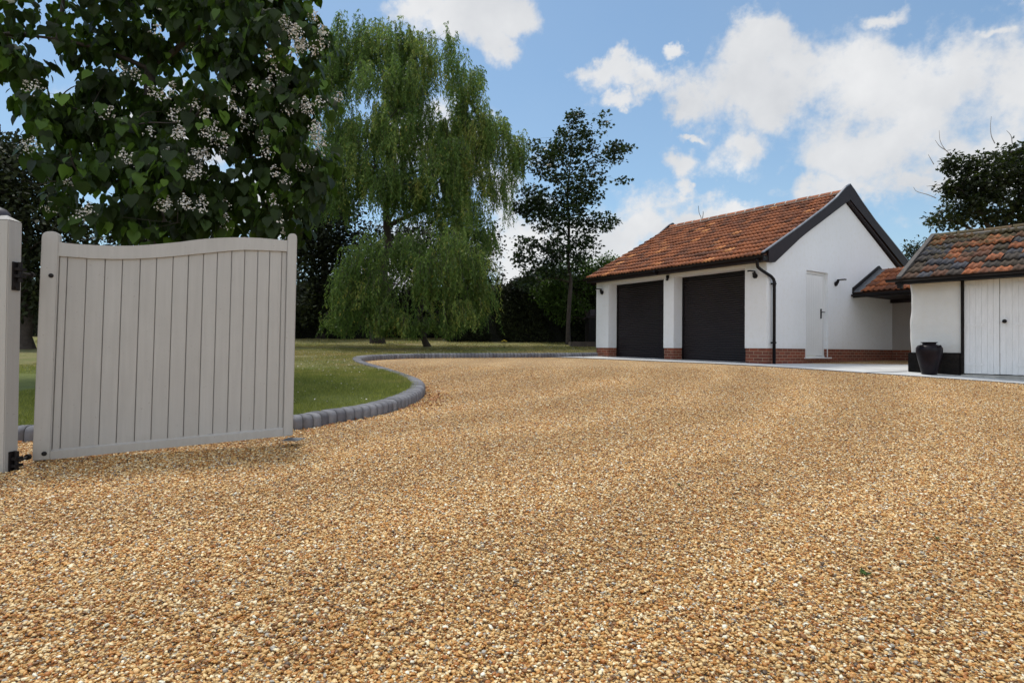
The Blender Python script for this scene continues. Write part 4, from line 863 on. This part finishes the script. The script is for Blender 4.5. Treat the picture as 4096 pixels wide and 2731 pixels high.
# ------------------------------------------------------------------ trees
def ell(px, py, Y, rx, ry, rd):       # crown clump seen around a point of the photograph
    c = at(px, py, Y); s = Y / (FPX * 2352 / 4096); return (c, np.array([rx * s, rd, ry * s]))
def samp(cl, n, r, shell=.42):
    wts = np.array([np.prod(c[1]) ** .75 for c in cl]); idx = r.choice(len(cl), n, p=wts / wts.sum())
    d = r.normal(0, 1, (n, 3)); d /= np.linalg.norm(d, axis=1)[:, None]; q = r.uniform(0, 1, n) ** shell
    C_ = np.array([c[0] for c in cl])[idx]; R__ = np.array([c[1] for c in cl])[idx]; return C_ + d * R__ * q[:, None], idx
def grow(base, trunk_top, r0, cl, n_limb, n_br, n_twig, seed, up=.35, lean=None, tips=None, wig=.05):
    """trunk, limbs, branches, twigs as tubes; returns list of (pts, radii) and the twig tips"""
    r = np.random.default_rng(seed); base = np.array(base, float); trunk_top = np.array(trunk_top, float); tubes = []
    L = np.linalg.norm(trunk_top - base); tt = np.linspace(0, 1, 9)[:, None]; tr = base + (trunk_top - base) * tt
    tr[1:-1, :2] += r.normal(0, min(.02, wig * .25) * L, (7, 2)); rd = r0 * (1 - .55 * tt[:, 0]); rd[0] *= 1.35; tubes.append((tr, rd)); nodes = list(tr[3:]); nrad = list(rd[3:])
    def conn(T, rmin, rmaxf, nseg, upk):
        N_ = np.array(nodes); v = T - N_; d = np.linalg.norm(v, axis=1); pen = d + np.maximum(0, N_[:, 2] - T[2]) * 1.0 + (np.array(nrad) < rmin * 1.2) * .5 * d; i = int(np.argmin(pen)); p0 = N_[i]; dd = d[i]
        if dd < .02: return
        ra = max(rmin, min(nrad[i] * .6, rmaxf * dd * .8)); c1 = p0 + (T - p0) * .35 + np.array([0, 0, 1]) * dd * upk * .4 + r.normal(0, wig, 3) * dd; c2 = p0 + (T - p0) * .72 + np.array([0, 0, 1]) * dd * upk * .5 + r.normal(0, wig, 3) * dd
        t = np.linspace(0, 1, nseg)[:, None]; P_ = (1 - t) ** 3 * p0 + 3 * (1 - t) ** 2 * t * c1 + 3 * (1 - t) * t * t * c2 + t ** 3 * T; rr = ra * (1 - .6 * t[:, 0])
        tubes.append((P_, rr)); nodes.extend(P_[2:]); nrad.extend(rr[2:])
    for T in samp(cl, n_limb, r, .8)[0]: conn(T, r0 * .22, .035, 8, up)
    for T in samp(cl, n_br, r, .5)[0]: conn(T, r0 * .07, .02, 7, up * .7)
    tp_ = samp(cl, n_twig, r, .40)[0] if tips is None else tips
    for T in tp_: conn(T, r0 * .018, .008, 5, up * .3)
    return tubes, tp_
def tube_mesh(name, tubes, mat, parent):
    V = []; F = []; b = 0
    for P_, rr in tubes:
        n = len(P_); k = 8 if rr[0] > .05 else (5 if rr[0] > .012 else 3); d = np.gradient(P_, axis=0); d /= np.linalg.norm(d, axis=1)[:, None] + 1e-9
        a_ = np.cross(d, [.31, .17, .93]); a_ /= np.linalg.norm(a_, axis=1)[:, None] + 1e-9; c_ = np.cross(d, a_); th = np.arange(k) * 2 * np.pi / k
        ring = P_[:, None] + (a_[:, None] * np.cos(th)[None, :, None] + c_[:, None] * np.sin(th)[None, :, None]) * rr[:, None, None]; V.append(ring.reshape(-1, 3))
        i = np.arange(n - 1)[:, None] * k; j = np.arange(k)[None]; F.append((np.stack([i + j, i + (j + 1) % k, i + k + (j + 1) % k, i + k + j], -1) + b).reshape(-1, 4)); b += n * k
    return link(name, np_mesh(name, np.vstack(V), np.vstack(F)), mat, parent, smooth=True)
HEART = (np.array([(0, 0, 0), (-.07, .22, .05), (.12, .46, .07), (.45, .42, .05), (.78, .18, -.02), (1, 0, -.10), (.5, 0, 0), (-.07, -.22, .05), (.12, -.46, .07), (.45, -.42, .05), (.78, -.18, -.02)]), np.array([(0, 1, 2, 6), (2, 3, 4, 6), (0, 6, 8, 7), (6, 10, 9, 8)]), np.array([(4, 5, 6), (5, 10, 6)]))
OVAL = (np.array([(0, 0, 0), (.35, .26, .03), (.75, .2, 0), (1, 0, -.05), (.75, -.2, 0), (.35, -.26, .03)]), np.array([(0, 1, 2, 3), (0, 3, 4, 5)]), None)
LANCE = (np.array([(0, 0, 0), (.45, .14, 0), (1, 0, 0), (.45, -.14, 0)]), np.array([(0, 1, 2, 3)]), None)
LOBED = (np.array([(0, 0, 0), (.15, .45, .02), (.4, .22, 0), (.62, .5, -.03), (.7, .18, 0), (1, 0, -.05), (.7, -.18, 0), (.62, -.5, -.03), (.4, -.22, 0), (.15, -.45, .02)]), np.array([(0, 1, 2, 8), (2, 3, 4, 8), (0, 8, 9, 0)[:4], (4, 5, 6, 8)]), np.array([(8, 9, 0), (6, 7, 8)]))
LOBED = (LOBED[0], np.array([(0, 1, 2, 8), (4, 5, 6, 8)]), np.array([(2, 3, 4), (2, 4, 8), (8, 9, 0), (6, 7, 8)]))
def leaves(name, P_, D, N_, L, mat, parent, shape, tone):
    D = D / (np.linalg.norm(D, axis=1)[:, None] + 1e-9); S_ = np.cross(N_, D); S_ /= np.linalg.norm(S_, axis=1)[:, None] + 1e-9; N2 = np.cross(D, S_); sv, f4, f3 = shape
    V = P_[:, None] + (D[:, None] * sv[None, :, 0:1] + S_[:, None] * sv[None, :, 1:2] + N2[:, None] * sv[None, :, 2:3]) * L[:, None, None]; n = len(P_); k = len(sv); o_ = (np.arange(n) * k)[:, None, None]
    Fs = [(f4[None] + o_).reshape(-1, 4)] + ([(f3[None] + o_).reshape(-1, 3)] if f3 is not None else [])
    return link(name, np_mesh(name, V.reshape(-1, 3), Fs, tone=np.repeat(tone, k)), mat, parent)
def around(tips, per, spread, r, flat=1.0):
    n = len(tips) * per; d = r.normal(0, 1, (n, 3)); d /= np.linalg.norm(d, axis=1)[:, None]; return np.repeat(tips, per, 0) + d * np.array([1, 1, flat]) * spread * r.uniform(.3, 1, n)[:, None], d
def broadleaf(name, label, cat, base, ttop, r0, cl, nl, nb, ntw, per, spread, size, mat, shape, seed, droop=.5, group=None, twig=True, bark='bark', wig=.05, flat=1.0, partname='crown'):
    r = np.random.default_rng(seed); o = empty(name, tuple(base)); tag(o, label, cat, group); b = np.array(base, float)
    tb, tips = grow(base, ttop, r0, cl, nl, nb, ntw, seed, wig=wig); tb = [(p - b, q) for p, q in tb]; tube_mesh('trunk', tb, M_[bark], o)
    P_, d = around(tips, per, spread, r, flat); n = len(P_); D = d * .8 + np.array([0, 0, -droop]) + r.normal(0, .35, (n, 3)); N_ = d + np.array([0, 0, .9]) + r.normal(0, .45, (n, 3))
    tone = np.clip(r.normal(.45, .2, n) + np.repeat(r.normal(0, .22, len(tips)), per), 0, 1)
    leaves(partname, P_ - b, D, N_, size * r.uniform(.5, 1.25, n), mat, o, shape, tone); return o, tips

# flowering catalpa over the gate
CAT = [ell(330, 60, 10.4, 200, 90, 1.3), ell(60, 70, 9.6, 110, 80, 1.0), ell(610, 110, 10, 150, 130, 1.3), ell(670, 340, 9.6, 95, 110, .9), ell(650, 210, 9.9, 110, 110, 1.1), ell(430, 400, 9.2, 150, 120, .8),
       ell(150, 300, 9.8, 90, 130, .9), ell(240, 450, 9.1, 90, 70, .7), ell(340, 500, 8.9, 180, 60, .6), ell(590, 470, 9.4, 110, 75, .8), ell(735, 430, 9.5, 40, 60, .5), ell(690, 500, 9.4, 30, 40, .4), ell(420, 440, 8.8, 110, 90, .6), ell(330, 260, 10.4, 150, 110, .8), ell(250, -140, 10.4, 330, 100, 2.0), ell(560, -90, 10.4, 170, 120, 1.6), ell(-60, 90, 9.8, 90, 90, 1.0), ell(130, 400, 9.3, 60, 60, .5), ell(500, 280, 9.6, 120, 90, .9), ell(270, 340, 9.6, 90, 90, .8)]
cb_ = at(352, 800, 10.8); cat_o, ctips = broadleaf('catalpa_tree', 'large spreading tree with heart-shaped leaves and white blossom behind the gate', 'tree', (cb_[0], 10.8, float(LW(cb_[0], 10.8)) - .1), at(345, 160, 10.6), .21, CAT, 20, 70, 900, 12, .24, .19, M_['leaf_catalpa'], HEART, 31, droop=1.7, wig=.09)
r = np.random.default_rng(77); cbv = np.array(cat_o.location)
fl = []
cen = [(430, 130, 9.2, 3), (400, 60, 9.0, 2), (680, 55, 9.3, 10), (700, 110, 9.2, 9), (740, 80, 9.4, 6), (690, 240, 9.2, 12), (730, 330, 9.2, 6), (560, 270, 9.2, 8), (480, 250, 8.9, 6), (410, 230, 8.9, 7), (390, 300, 8.8, 5), (345, 300, 8.8, 3), (330, 375, 8.6, 6), (400, 350, 8.7, 6), (440, 400, 8.6, 8), (480, 330, 8.8, 7), (520, 345, 8.9, 8), (600, 330, 9.0, 6), (630, 300, 9.1, 5), (390, 480, 8.4, 7), (460, 480, 8.5, 5), (180, 465, 8.7, 5), (150, 530, 8.6, 3), (60, 330, 9.0, 4), (80, 200, 9.1, 4), (530, 480, 8.9, 5), (640, 480, 9.1, 5), (700, 380, 9.2, 6), (280, 150, 9.2, 4), (230, 260, 9.2, 4), (590, 200, 9.2, 7), (640, 150, 9.2, 6), (650, 410, 9.1, 5), (740, 270, 9.3, 5)]
for cx, cy, YY, k in cen:
    for q in range(max(1, int(k * .6))): 
        p_ = at(cx + r.normal(0, 24), cy + r.normal(0, 24), YY - .05 + r.normal(0, .12)); fl.append(p_)
fl = np.array(fl); per = 34; n = len(fl) * per; hgt = r.uniform(0, 1, n); off_ = r.normal(0, 1, (n, 3)) * np.array([.05, .05, 0]) * (1.25 - hgt)[:, None]; off_[:, 2] = hgt * .17 - .05
Pf = np.repeat(fl, per, 0) + off_ - cbv; dirs = off_ / (np.linalg.norm(off_, axis=1)[:, None] + 1e-6) + r.normal(0, .3, (n, 3)) + np.array([0, -.3, .1]); dirs /= np.linalg.norm(dirs, axis=1)[:, None]
th = np.arange(5) * 2 * np.pi / 5; bell = [(-.4, 0, 0)] + [(.25 + .12 * (k % 2), .85 * math.cos(t), .85 * math.sin(t)) for k, t in enumerate(np.arange(10) * np.pi / 5)]
BELL = (np.array(bell), np.array([(0, 1 + 2 * k, 2 + 2 * k, 1 + (2 * k + 2) % 10) for k in range(5)]), None)
leaves('blossom', Pf, dirs, r.normal(0, 1, (n, 3)), r.uniform(.011, .018, n), M_['petal'], cat_o, BELL, r.uniform(0, 1, n))

# weeping willows
def willow(name, label, base, ttop, r0, cl, nl, nb, nstr, lmin, lmax, seed, leafL=.105, out=.12, zfloor=None, center=None, step=.036, group=None, bark='bark', up=.45):
    r = np.random.default_rng(seed); o = empty(name, tuple(base)); tag(o, label, 'tree', group); b = np.array(base, float)
    nc_ = nstr // 12; cc_, _ = samp(cl, nc_, r, .5); st = np.repeat(cc_, 12, 0) + r.normal(0, 1, (nc_ * 12, 3)) * np.array([.17, .17, .12]); nstr = len(st); clen = np.repeat(r.uniform(.3, 1, nc_) ** 1.2, 12); ctone = np.repeat(r.normal(0, .26, nc_), 12); tb, _ = grow(base, ttop, r0, cl, nl, nb, 0, seed, up=up, tips=st[::12], wig=.09)
    cen_ = np.array(center if center is not None else ttop, float); Ls = (lmin + (lmax - lmin) * clen) * r.uniform(.6, 1.05, nstr)
    o2 = st - cen_; o2[:, 2] = 0; o2 /= np.linalg.norm(o2, axis=1)[:, None] + 1e-6; clump = r.normal(0, 1, (60, 3)) 
    if zfloor is not None: Ls = np.minimum(Ls, np.maximum(.25, st[:, 2] - (zfloor + np.abs(r.normal(0, .16, nstr)) + .35 * np.sin(st[:, 0] * 3.1) ** 2)))
    m = (Ls / step).astype(int) + 3; sid = np.repeat(np.arange(nstr), m); k = np.concatenate([np.arange(q) for q in m]); t = k / np.repeat(m, m); L_ = Ls[sid]
    ph = r.uniform(0, 6.28, nstr)[sid]; rise = .10 * np.sin(np.minimum(t * 3.2, 1) * np.pi / 1)
    hor = o2[sid] * (out * (1 - np.exp(-t * 3.0)) * np.minimum(L_, 1.2))[:, None] + r.normal(0, .10, (nstr, 3))[sid] * t[:, None]
    Q = st[sid] + hor; Q[:, 2] = st[sid][:, 2] + rise - L_ * t ** 1.15; Q[:, 0] += .03 * np.sin(t * 7 + ph); Q[:, 1] += .03 * np.cos(t * 6 + ph)
    n = len(Q); a_ = r.uniform(0, 6.28, n); D = np.stack([np.cos(a_) * .6, np.sin(a_) * .6, -np.ones(n) * r.uniform(.3, 1.3, n)], 1)
    tone = np.clip(r.normal(.42, .17, n) + (r.normal(0, .08, nstr) + ctone)[sid], 0, .9); tone[r.random(n) < .012] = 1
    leaves('foliage', Q - b, D, r.normal(0, 1, (n, 3)), leafL * r.uniform(.6, 1.2, n), M_['leaf_willow'], o, LANCE, tone)
    tb = [(p - b, q) for p, q in tb]; 
    for s in range(0, nstr, 2):
        i = np.searchsorted(sid, s); j = i + m[s]; q = Q[i:j:max(1, m[s] // 5)]
        if len(q) > 2: tb.append((q - b, np.linspace(.006, .003, len(q))))
    tube_mesh('trunk', tb, M_[bark], o); return o
WL = [ell(845, 95, 22.5, 85, 55, 1.6), ell(930, 110, 22, 80, 50, 1.6), ell(1020, 135, 22, 70, 50, 1.5), ell(780, 150, 22.5, 70, 80, 1.6), ell(900, 190, 21.5, 90, 60, 1.8), ell(1070, 205, 22, 45, 60, 1.2), ell(760, 290, 22, 70, 80, 1.6), ell(890, 300, 21, 90, 60, 1.4), ell(1010, 300, 22, 90, 70, 1.5),
      ell(1110, 300, 22, 65, 40, 1.2), ell(1165, 310, 22, 38, 35, .9), ell(1180, 350, 22, 25, 30, .7), ell(830, 390, 20.8, 80, 50, 1.2), ell(960, 400, 20.8, 90, 50, 1.2), ell(1070, 400, 21.5, 90, 50, 1.3), ell(1130, 450, 22.5, 45, 45, 1.0), ell(740, 400, 21.5, 60, 60, 1.2), ell(1040, 480, 21.5, 80, 50, 1.1), ell(1110, 560, 22, 40, 60, 1.0), ell(960, 230, 21.3, 80, 60, 1.2), ell(1040, 350, 21.3, 80, 50, 1.2), ell(940, 440, 21.2, 90, 30, 1.0), ell(800, 440, 21.4, 70, 40, 1.0), ell(1090, 250, 22, 50, 40, 1.0), ell(1130, 380, 21.8, 60, 40, 1.0), ell(890, 390, 20.3, 70, 60, .8), ell(1020, 430, 20.6, 70, 50, .8), ell(820, 300, 20.6, 70, 70, .9)]
wb = at(868, 792, 22.6); wz = float(LW(wb[0], 22.6))
willow('willow_tree', 'tall weeping willow with long trailing branches on the lawn', (wb[0], 22.6, wz - .1), at(895, 430, 22.4), .24, WL, 20, 100, 7200, .35, 1.3, 5, center=at(930, 300, 22.4), zfloor=3.5, step=.030, up=.4, leafL=.13)
W2 = [ell(860, 578, 18.6, 60, 22, .8), ell(940, 556, 19, 50, 20, .9), ell(1030, 560, 18.6, 45, 24, .8), ell(1070, 600, 18.8, 35, 30, .7), ell(1095, 660, 18.9, 28, 40, .7), ell(805, 625, 18.6, 36, 22, .7), ell(775, 685, 18.6, 22, 14, .5), ell(860, 650, 18.2, 60, 25, .6), ell(1000, 640, 18.2, 65, 22, .6), ell(940, 720, 18.0, 55, 14, .4), ell(850, 705, 18.1, 70, 20, .6), ell(1040, 705, 18.1, 60, 22, .6), ell(900, 735, 18.4, 110, 16, .9), ell(1000, 735, 18.2, 60, 14, .6), ell(790, 725, 18.6, 40, 16, .6), ell(860, 545, 18.4, 26, 14, .4), ell(1045, 535, 18.4, 22, 14, .4), ell(1000, 600, 18.2, 60, 30, .6)]
w2b = at(985, 800, 20.2); willow('low_willow_tree', 'low spreading weeping willow in front, its branches sweeping near the lawn', (w2b[0], 20.2, float(LW(w2b[0], 20.2)) - .1), at(955, 600, 19.6), .11, W2, 12, 40, 2300, .35, 1.35, 8, leafL=.11, center=at(950, 590, 19.4), zfloor=.22, out=.30, step=.030, up=.5)
W3 = [ell(740, 590, 24, 50, 22, .8), ell(715, 630, 24, 30, 25, .6)]
# young maple by the garage
MP = [ell(1305, 335, 22, 42, 50, .8), ell(1385, 285, 22, 18, 28, .35), ell(1345, 320, 22, 28, 40, .5), ell(1262, 375, 22, 45, 45, .8), ell(1410, 355, 22, 40, 32, .6), ell(1440, 338, 22, 14, 10, .25), ell(1230, 460, 22, 45, 42, .8), ell(1330, 430, 22, 70, 60, 1.0), ell(1280, 500, 22, 75, 45, 1.0),
      ell(1205, 570, 22, 32, 32, .6), ell(1380, 510, 22, 34, 26, .5), ell(1200, 480, 22, 22, 16, .3), ell(1260, 570, 22, 36, 30, .6), ell(1320, 270, 22, 14, 22, .3), ell(1425, 412, 22, 16, 10, .25), ell(1225, 330, 22, 12, 20, .25), ell(1250, 620, 22.3, 44, 30, .6), ell(1290, 600, 22.2, 50, 40, .6), ell(1215, 640, 22.3, 34, 30, .5), ell(1340, 560, 22.1, 46, 34, .5), ell(1190, 600, 22, 22, 20, .3)]
mb_ = at(1305, 790, 22.6); broadleaf('maple_tree', 'slim young maple with dark lobed leaves beside the garage', 'tree', (mb_[0], 22.6, float(LW(mb_[0], 22.6)) - .1), at(1308, 400, 22.5), .085, MP, 16, 70, 900, 13, .27, .12, M_['leaf_maple'], LOBED, 12, droop=.0, wig=.03, flat=.35)
# dark trees behind
def dark(name, label, base_px, Y, clp, r0, ntw, per, spread, size, seed, mat='leaf_dark', shape=OVAL, group='dark trees beyond the lawn', top=None, cat='tree'):
    bb = at(base_px[0], base_px[1], Y); cl = [ell(a_, b_, Y + dy, c_, d_, e_) for a_, b_, c_, d_, e_, dy in clp]
    z0 = float(LW(bb[0], min(Y, 32))); return broadleaf(name, label, cat, (bb[0], Y, z0 - .1), at(*(top or (base_px[0], 500)), Y), r0, cl, 12, 40, ntw, per, spread, size, M_[mat], shape, seed, droop=.2, group=group)
dark('dark_tree', 'tall dark tree at the left edge behind the gate post', (60, 790), 17, [(20, 400, 90, 90, 1.5, 0), (70, 460, 90, 120, 1.5, 0), (-60, 480, 90, 150, 1.5, 0), (120, 560, 90, 110, 1.3, 0), (20, 640, 110, 110, 1.3, 0), (170, 660, 90, 90, 1.2, 0), (-40, 350, 60, 60, 1.2, 0)], .2, 1100, 16, .35, .16, 51)
dark('dark_tree', 'dark tree directly behind the gate under the blossoming tree', (420, 790), 19, [(300, 560, 120, 100, 1.5, 0), (420, 520, 120, 110, 1.5, 0), (540, 560, 110, 110, 1.5, 0), (300, 680, 130, 90, 1.3, 0), (460, 680, 130, 90, 1.3, 0), (620, 660, 90, 100, 1.3, 0)], .2, 950, 15, .35, .16, 52)
dark('dark_tree', 'dense dark evergreen between the gate and the willows', (740, 790), 27, [(750, 470, 80, 60, 1.8, 0), (770, 560, 90, 70, 1.8, 0), (720, 600, 70, 80, 1.8, 0), (760, 680, 90, 70, 1.8, 0), (700, 520, 50, 70, 1.6, 0), (700, 700, 60, 60, 1.5, 0)], .25, 1300, 16, .40, .17, 53)
dark('dark_tree', 'dark tree mass behind the right side of the tall willow', (1060, 790), 28, [(900, 560, 90, 60, 1.5, 0), (1010, 540, 90, 55, 1.5, 0), (1095, 560, 60, 60, 1.4, 0), (880, 640, 90, 50, 1.5, 0), (1000, 620, 80, 60, 1.5, 0), (1100, 640, 60, 60, 1.5, 0), (1080, 720, 80, 60, 1.5, 0), (850, 710, 60, 50, 1.4, 0), (1140, 700, 50, 60, 1.4, 0)], .2, 1400, 15, .38, .16, 54)
# hedge leaves around a solid dark core, added to block light
def hedge(name, label, px0, px1, Y, topf, dep, mat, seed, n, size, cat='hedge', base=None, core=True):
    r = np.random.default_rng(seed); a_ = at(px0, 790, Y); b_ = at(px1, 790, Y); o = empty(name, (float((a_[0] + b_[0]) / 2), Y, float(LW(a_[0], min(Y, 31))))); ol = np.array(o.location)
    tag(o, label, cat); x = r.uniform(a_[0], b_[0], n); s = Y / (FPX * 2352 / 4096); fx = (x - a_[0]) / (b_[0] - a_[0])
    zt_ = np.array([at(px0, topf(px0 + f * (px1 - px0)), Y)[2] for f in np.linspace(0, 1, 60)]); zz = np.interp(fx, np.linspace(0, 1, 60), zt_)
    face = r.random(n); h_ = zz - ol[2]; t = r.uniform(0, 1, n) ** .8; lump = .16 * np.sin(x * 2.3 + t * 3) + .12 * np.sin(x * 5.1 + 1 + t * 5)
    y = np.where(face < .72, Y - dep / 2 * (1 - .35 * t ** 3) - lump - np.abs(r.normal(0, .10, n)) + .05, Y + r.uniform(-dep / 2, dep / 2, n) * .8); z = np.where(face < .72, ol[2] + h_ * t, zz + r.normal(0, .07, n) - .05 + lump * .5 * (h_ > .5))
    P_ = np.stack([x, y, z], 1) - ol; D = r.normal(0, 1, (n, 3)) + np.array([0, -.3, .25]); N_ = r.normal(0, .6, (n, 3)) + np.array([0, -.6, .6])
    leaves('foliage', P_, D, N_, size * r.uniform(.6, 1.2, n), M_[mat], o, OVAL, np.clip(r.normal(.42, .2, n) + lump, 0, 1))
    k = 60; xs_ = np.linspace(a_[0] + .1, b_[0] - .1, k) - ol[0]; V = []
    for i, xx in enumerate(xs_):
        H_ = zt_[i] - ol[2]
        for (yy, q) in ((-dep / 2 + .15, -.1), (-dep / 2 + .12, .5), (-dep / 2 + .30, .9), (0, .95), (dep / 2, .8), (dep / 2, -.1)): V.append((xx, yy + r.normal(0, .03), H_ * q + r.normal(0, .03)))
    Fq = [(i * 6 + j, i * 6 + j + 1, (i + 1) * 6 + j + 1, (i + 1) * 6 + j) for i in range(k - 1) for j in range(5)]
    me_ = np_mesh('light_block_core', V, np.array(Fq)); link('light_block_core', me_, M_['core'], o); return o
hedge('hedge', 'long dark hedge at the back of the lawn beside the garage', 1025, 1480, 25.5, lambda p: 660 + 10 * math.sin(p * .03) + 6 * math.sin(p * .11) - 34 * max(0, min(1, (p - 1185) / 60)), 1.6, 'leaf_dark', 61, 30000, .11)
hedge('hedge', 'low dark hedge behind the gate and open lawn on the left', -260, 880, 27.5, lambda p: 640 + 14 * math.sin(p * .021), 1.6, 'leaf_dark', 62, 26000, .13)
hedge('field_hedge', 'far sunlit field hedge glimpsed under the willow branches', 700, 1300, 29.5, lambda p: 660 + 10 * math.sin(p * .05), 2.0, 'leaf_oak', 63, 9000, .16, cat='hedge')
LB = [(1370, 635, 50, 40, .8, 0), (1400, 606, 34, 20, .6, 0), (1335, 610, 34, 28, .6, 0), (1440, 630, 50, 40, .8, 0), (1290, 640, 40, 40, .7, 0), (1250, 665, 36, 34, .6, 0), (1300, 700, 60, 40, .7, 0)]
dark('laurel_bush', 'bright topped laurel bush rising behind the garage roof', (1375, 790), 24.0, LB, .06, 950, 11, .22, .12, 64, mat='leaf_laurel', group=None, top=(1330, 680), cat='bush')
# oak and shrub beyond the shed
OK_ = [(2290, 400, 75, 50, 1.2, 0), (2340, 360, 50, 30, .9, 0), (2235, 430, 55, 45, 1.0, 0), (2190, 372, 24, 18, .5, 0), (2215, 385, 30, 20, .5, 0), (2180, 440, 26, 24, .5, 0), (2260, 480, 80, 40, 1.0, 0), (2180, 500, 44, 24, .8, 0), (2390, 430, 70, 90, 1.2, 0), (2350, 500, 70, 40, 1.0, 0), (2152, 508, 16, 18, .4, 0), (2430, 360, 60, 50, 1, 0)]
ok, _ = dark('oak_tree', 'broad dark oak rising behind the mossy shed roof', (2290, 800), 21, OK_, .28, 900, 15, .24, .13, 65, mat='leaf_oak', shape=LOBED, group=None, top=(2285, 560))
dark('elder_bush', 'small leafy shrub between the garage gable and the shed roof', (2115, 800), 19, [(2108, 570, 26, 22, .5, 0), (2125, 600, 28, 26, .5, 0), (2092, 590, 18, 18, .4, 0), (2145, 560, 16, 12, .3, 0)], .05, 120, 11, .20, .10, 66, mat='leaf_oak', shape=OVAL, group=None, top=(2115, 620), cat='bush')
def snags(parent, L_):
    tb = []; b = np.array(parent.location)
    for pts_ in L_:
        P_ = catmull([tuple(at(x, y, 21) - b) for x, y in pts_], 5); tube_mesh('dead_branch', [(P_, np.linspace(.016, .006, len(P_)))], M_['bark_pale'], parent)
snags(ok, [[(2190, 360), (2172, 345), (2160, 325), (2157, 300)], [(2172, 345), (2158, 336), (2148, 322)], [(2150, 455), (2130, 447), (2106, 440), (2098, 430)], [(2285, 330), (2277, 312), (2275, 290), (2277, 268)], [(2325, 330), (2322, 312), (2312, 300)], [(2145, 378), (2138, 366), (2132, 355)], [(2160, 425), (2140, 427), (2128, 428)]])
tw_ = empty('bare_twig', tuple(at(1614, 700, 26))); tag(tw_, 'thin bare twig poking above the middle of the garage ridge', 'twig')
b = np.array(tw_.location); tb = [(catmull([tuple(at(*p_, 26) - b) for p_ in q], 5), None) for q in ([(1614, 700), (1612, 560), (1611, 505), (1606, 490), (1604, 473)], [(1613, 505), (1615, 492), (1615, 485)])]
tube_mesh('twig', [(p, np.linspace(.016, .009, len(p))) for p, _ in tb], M_['bark'], tw_)
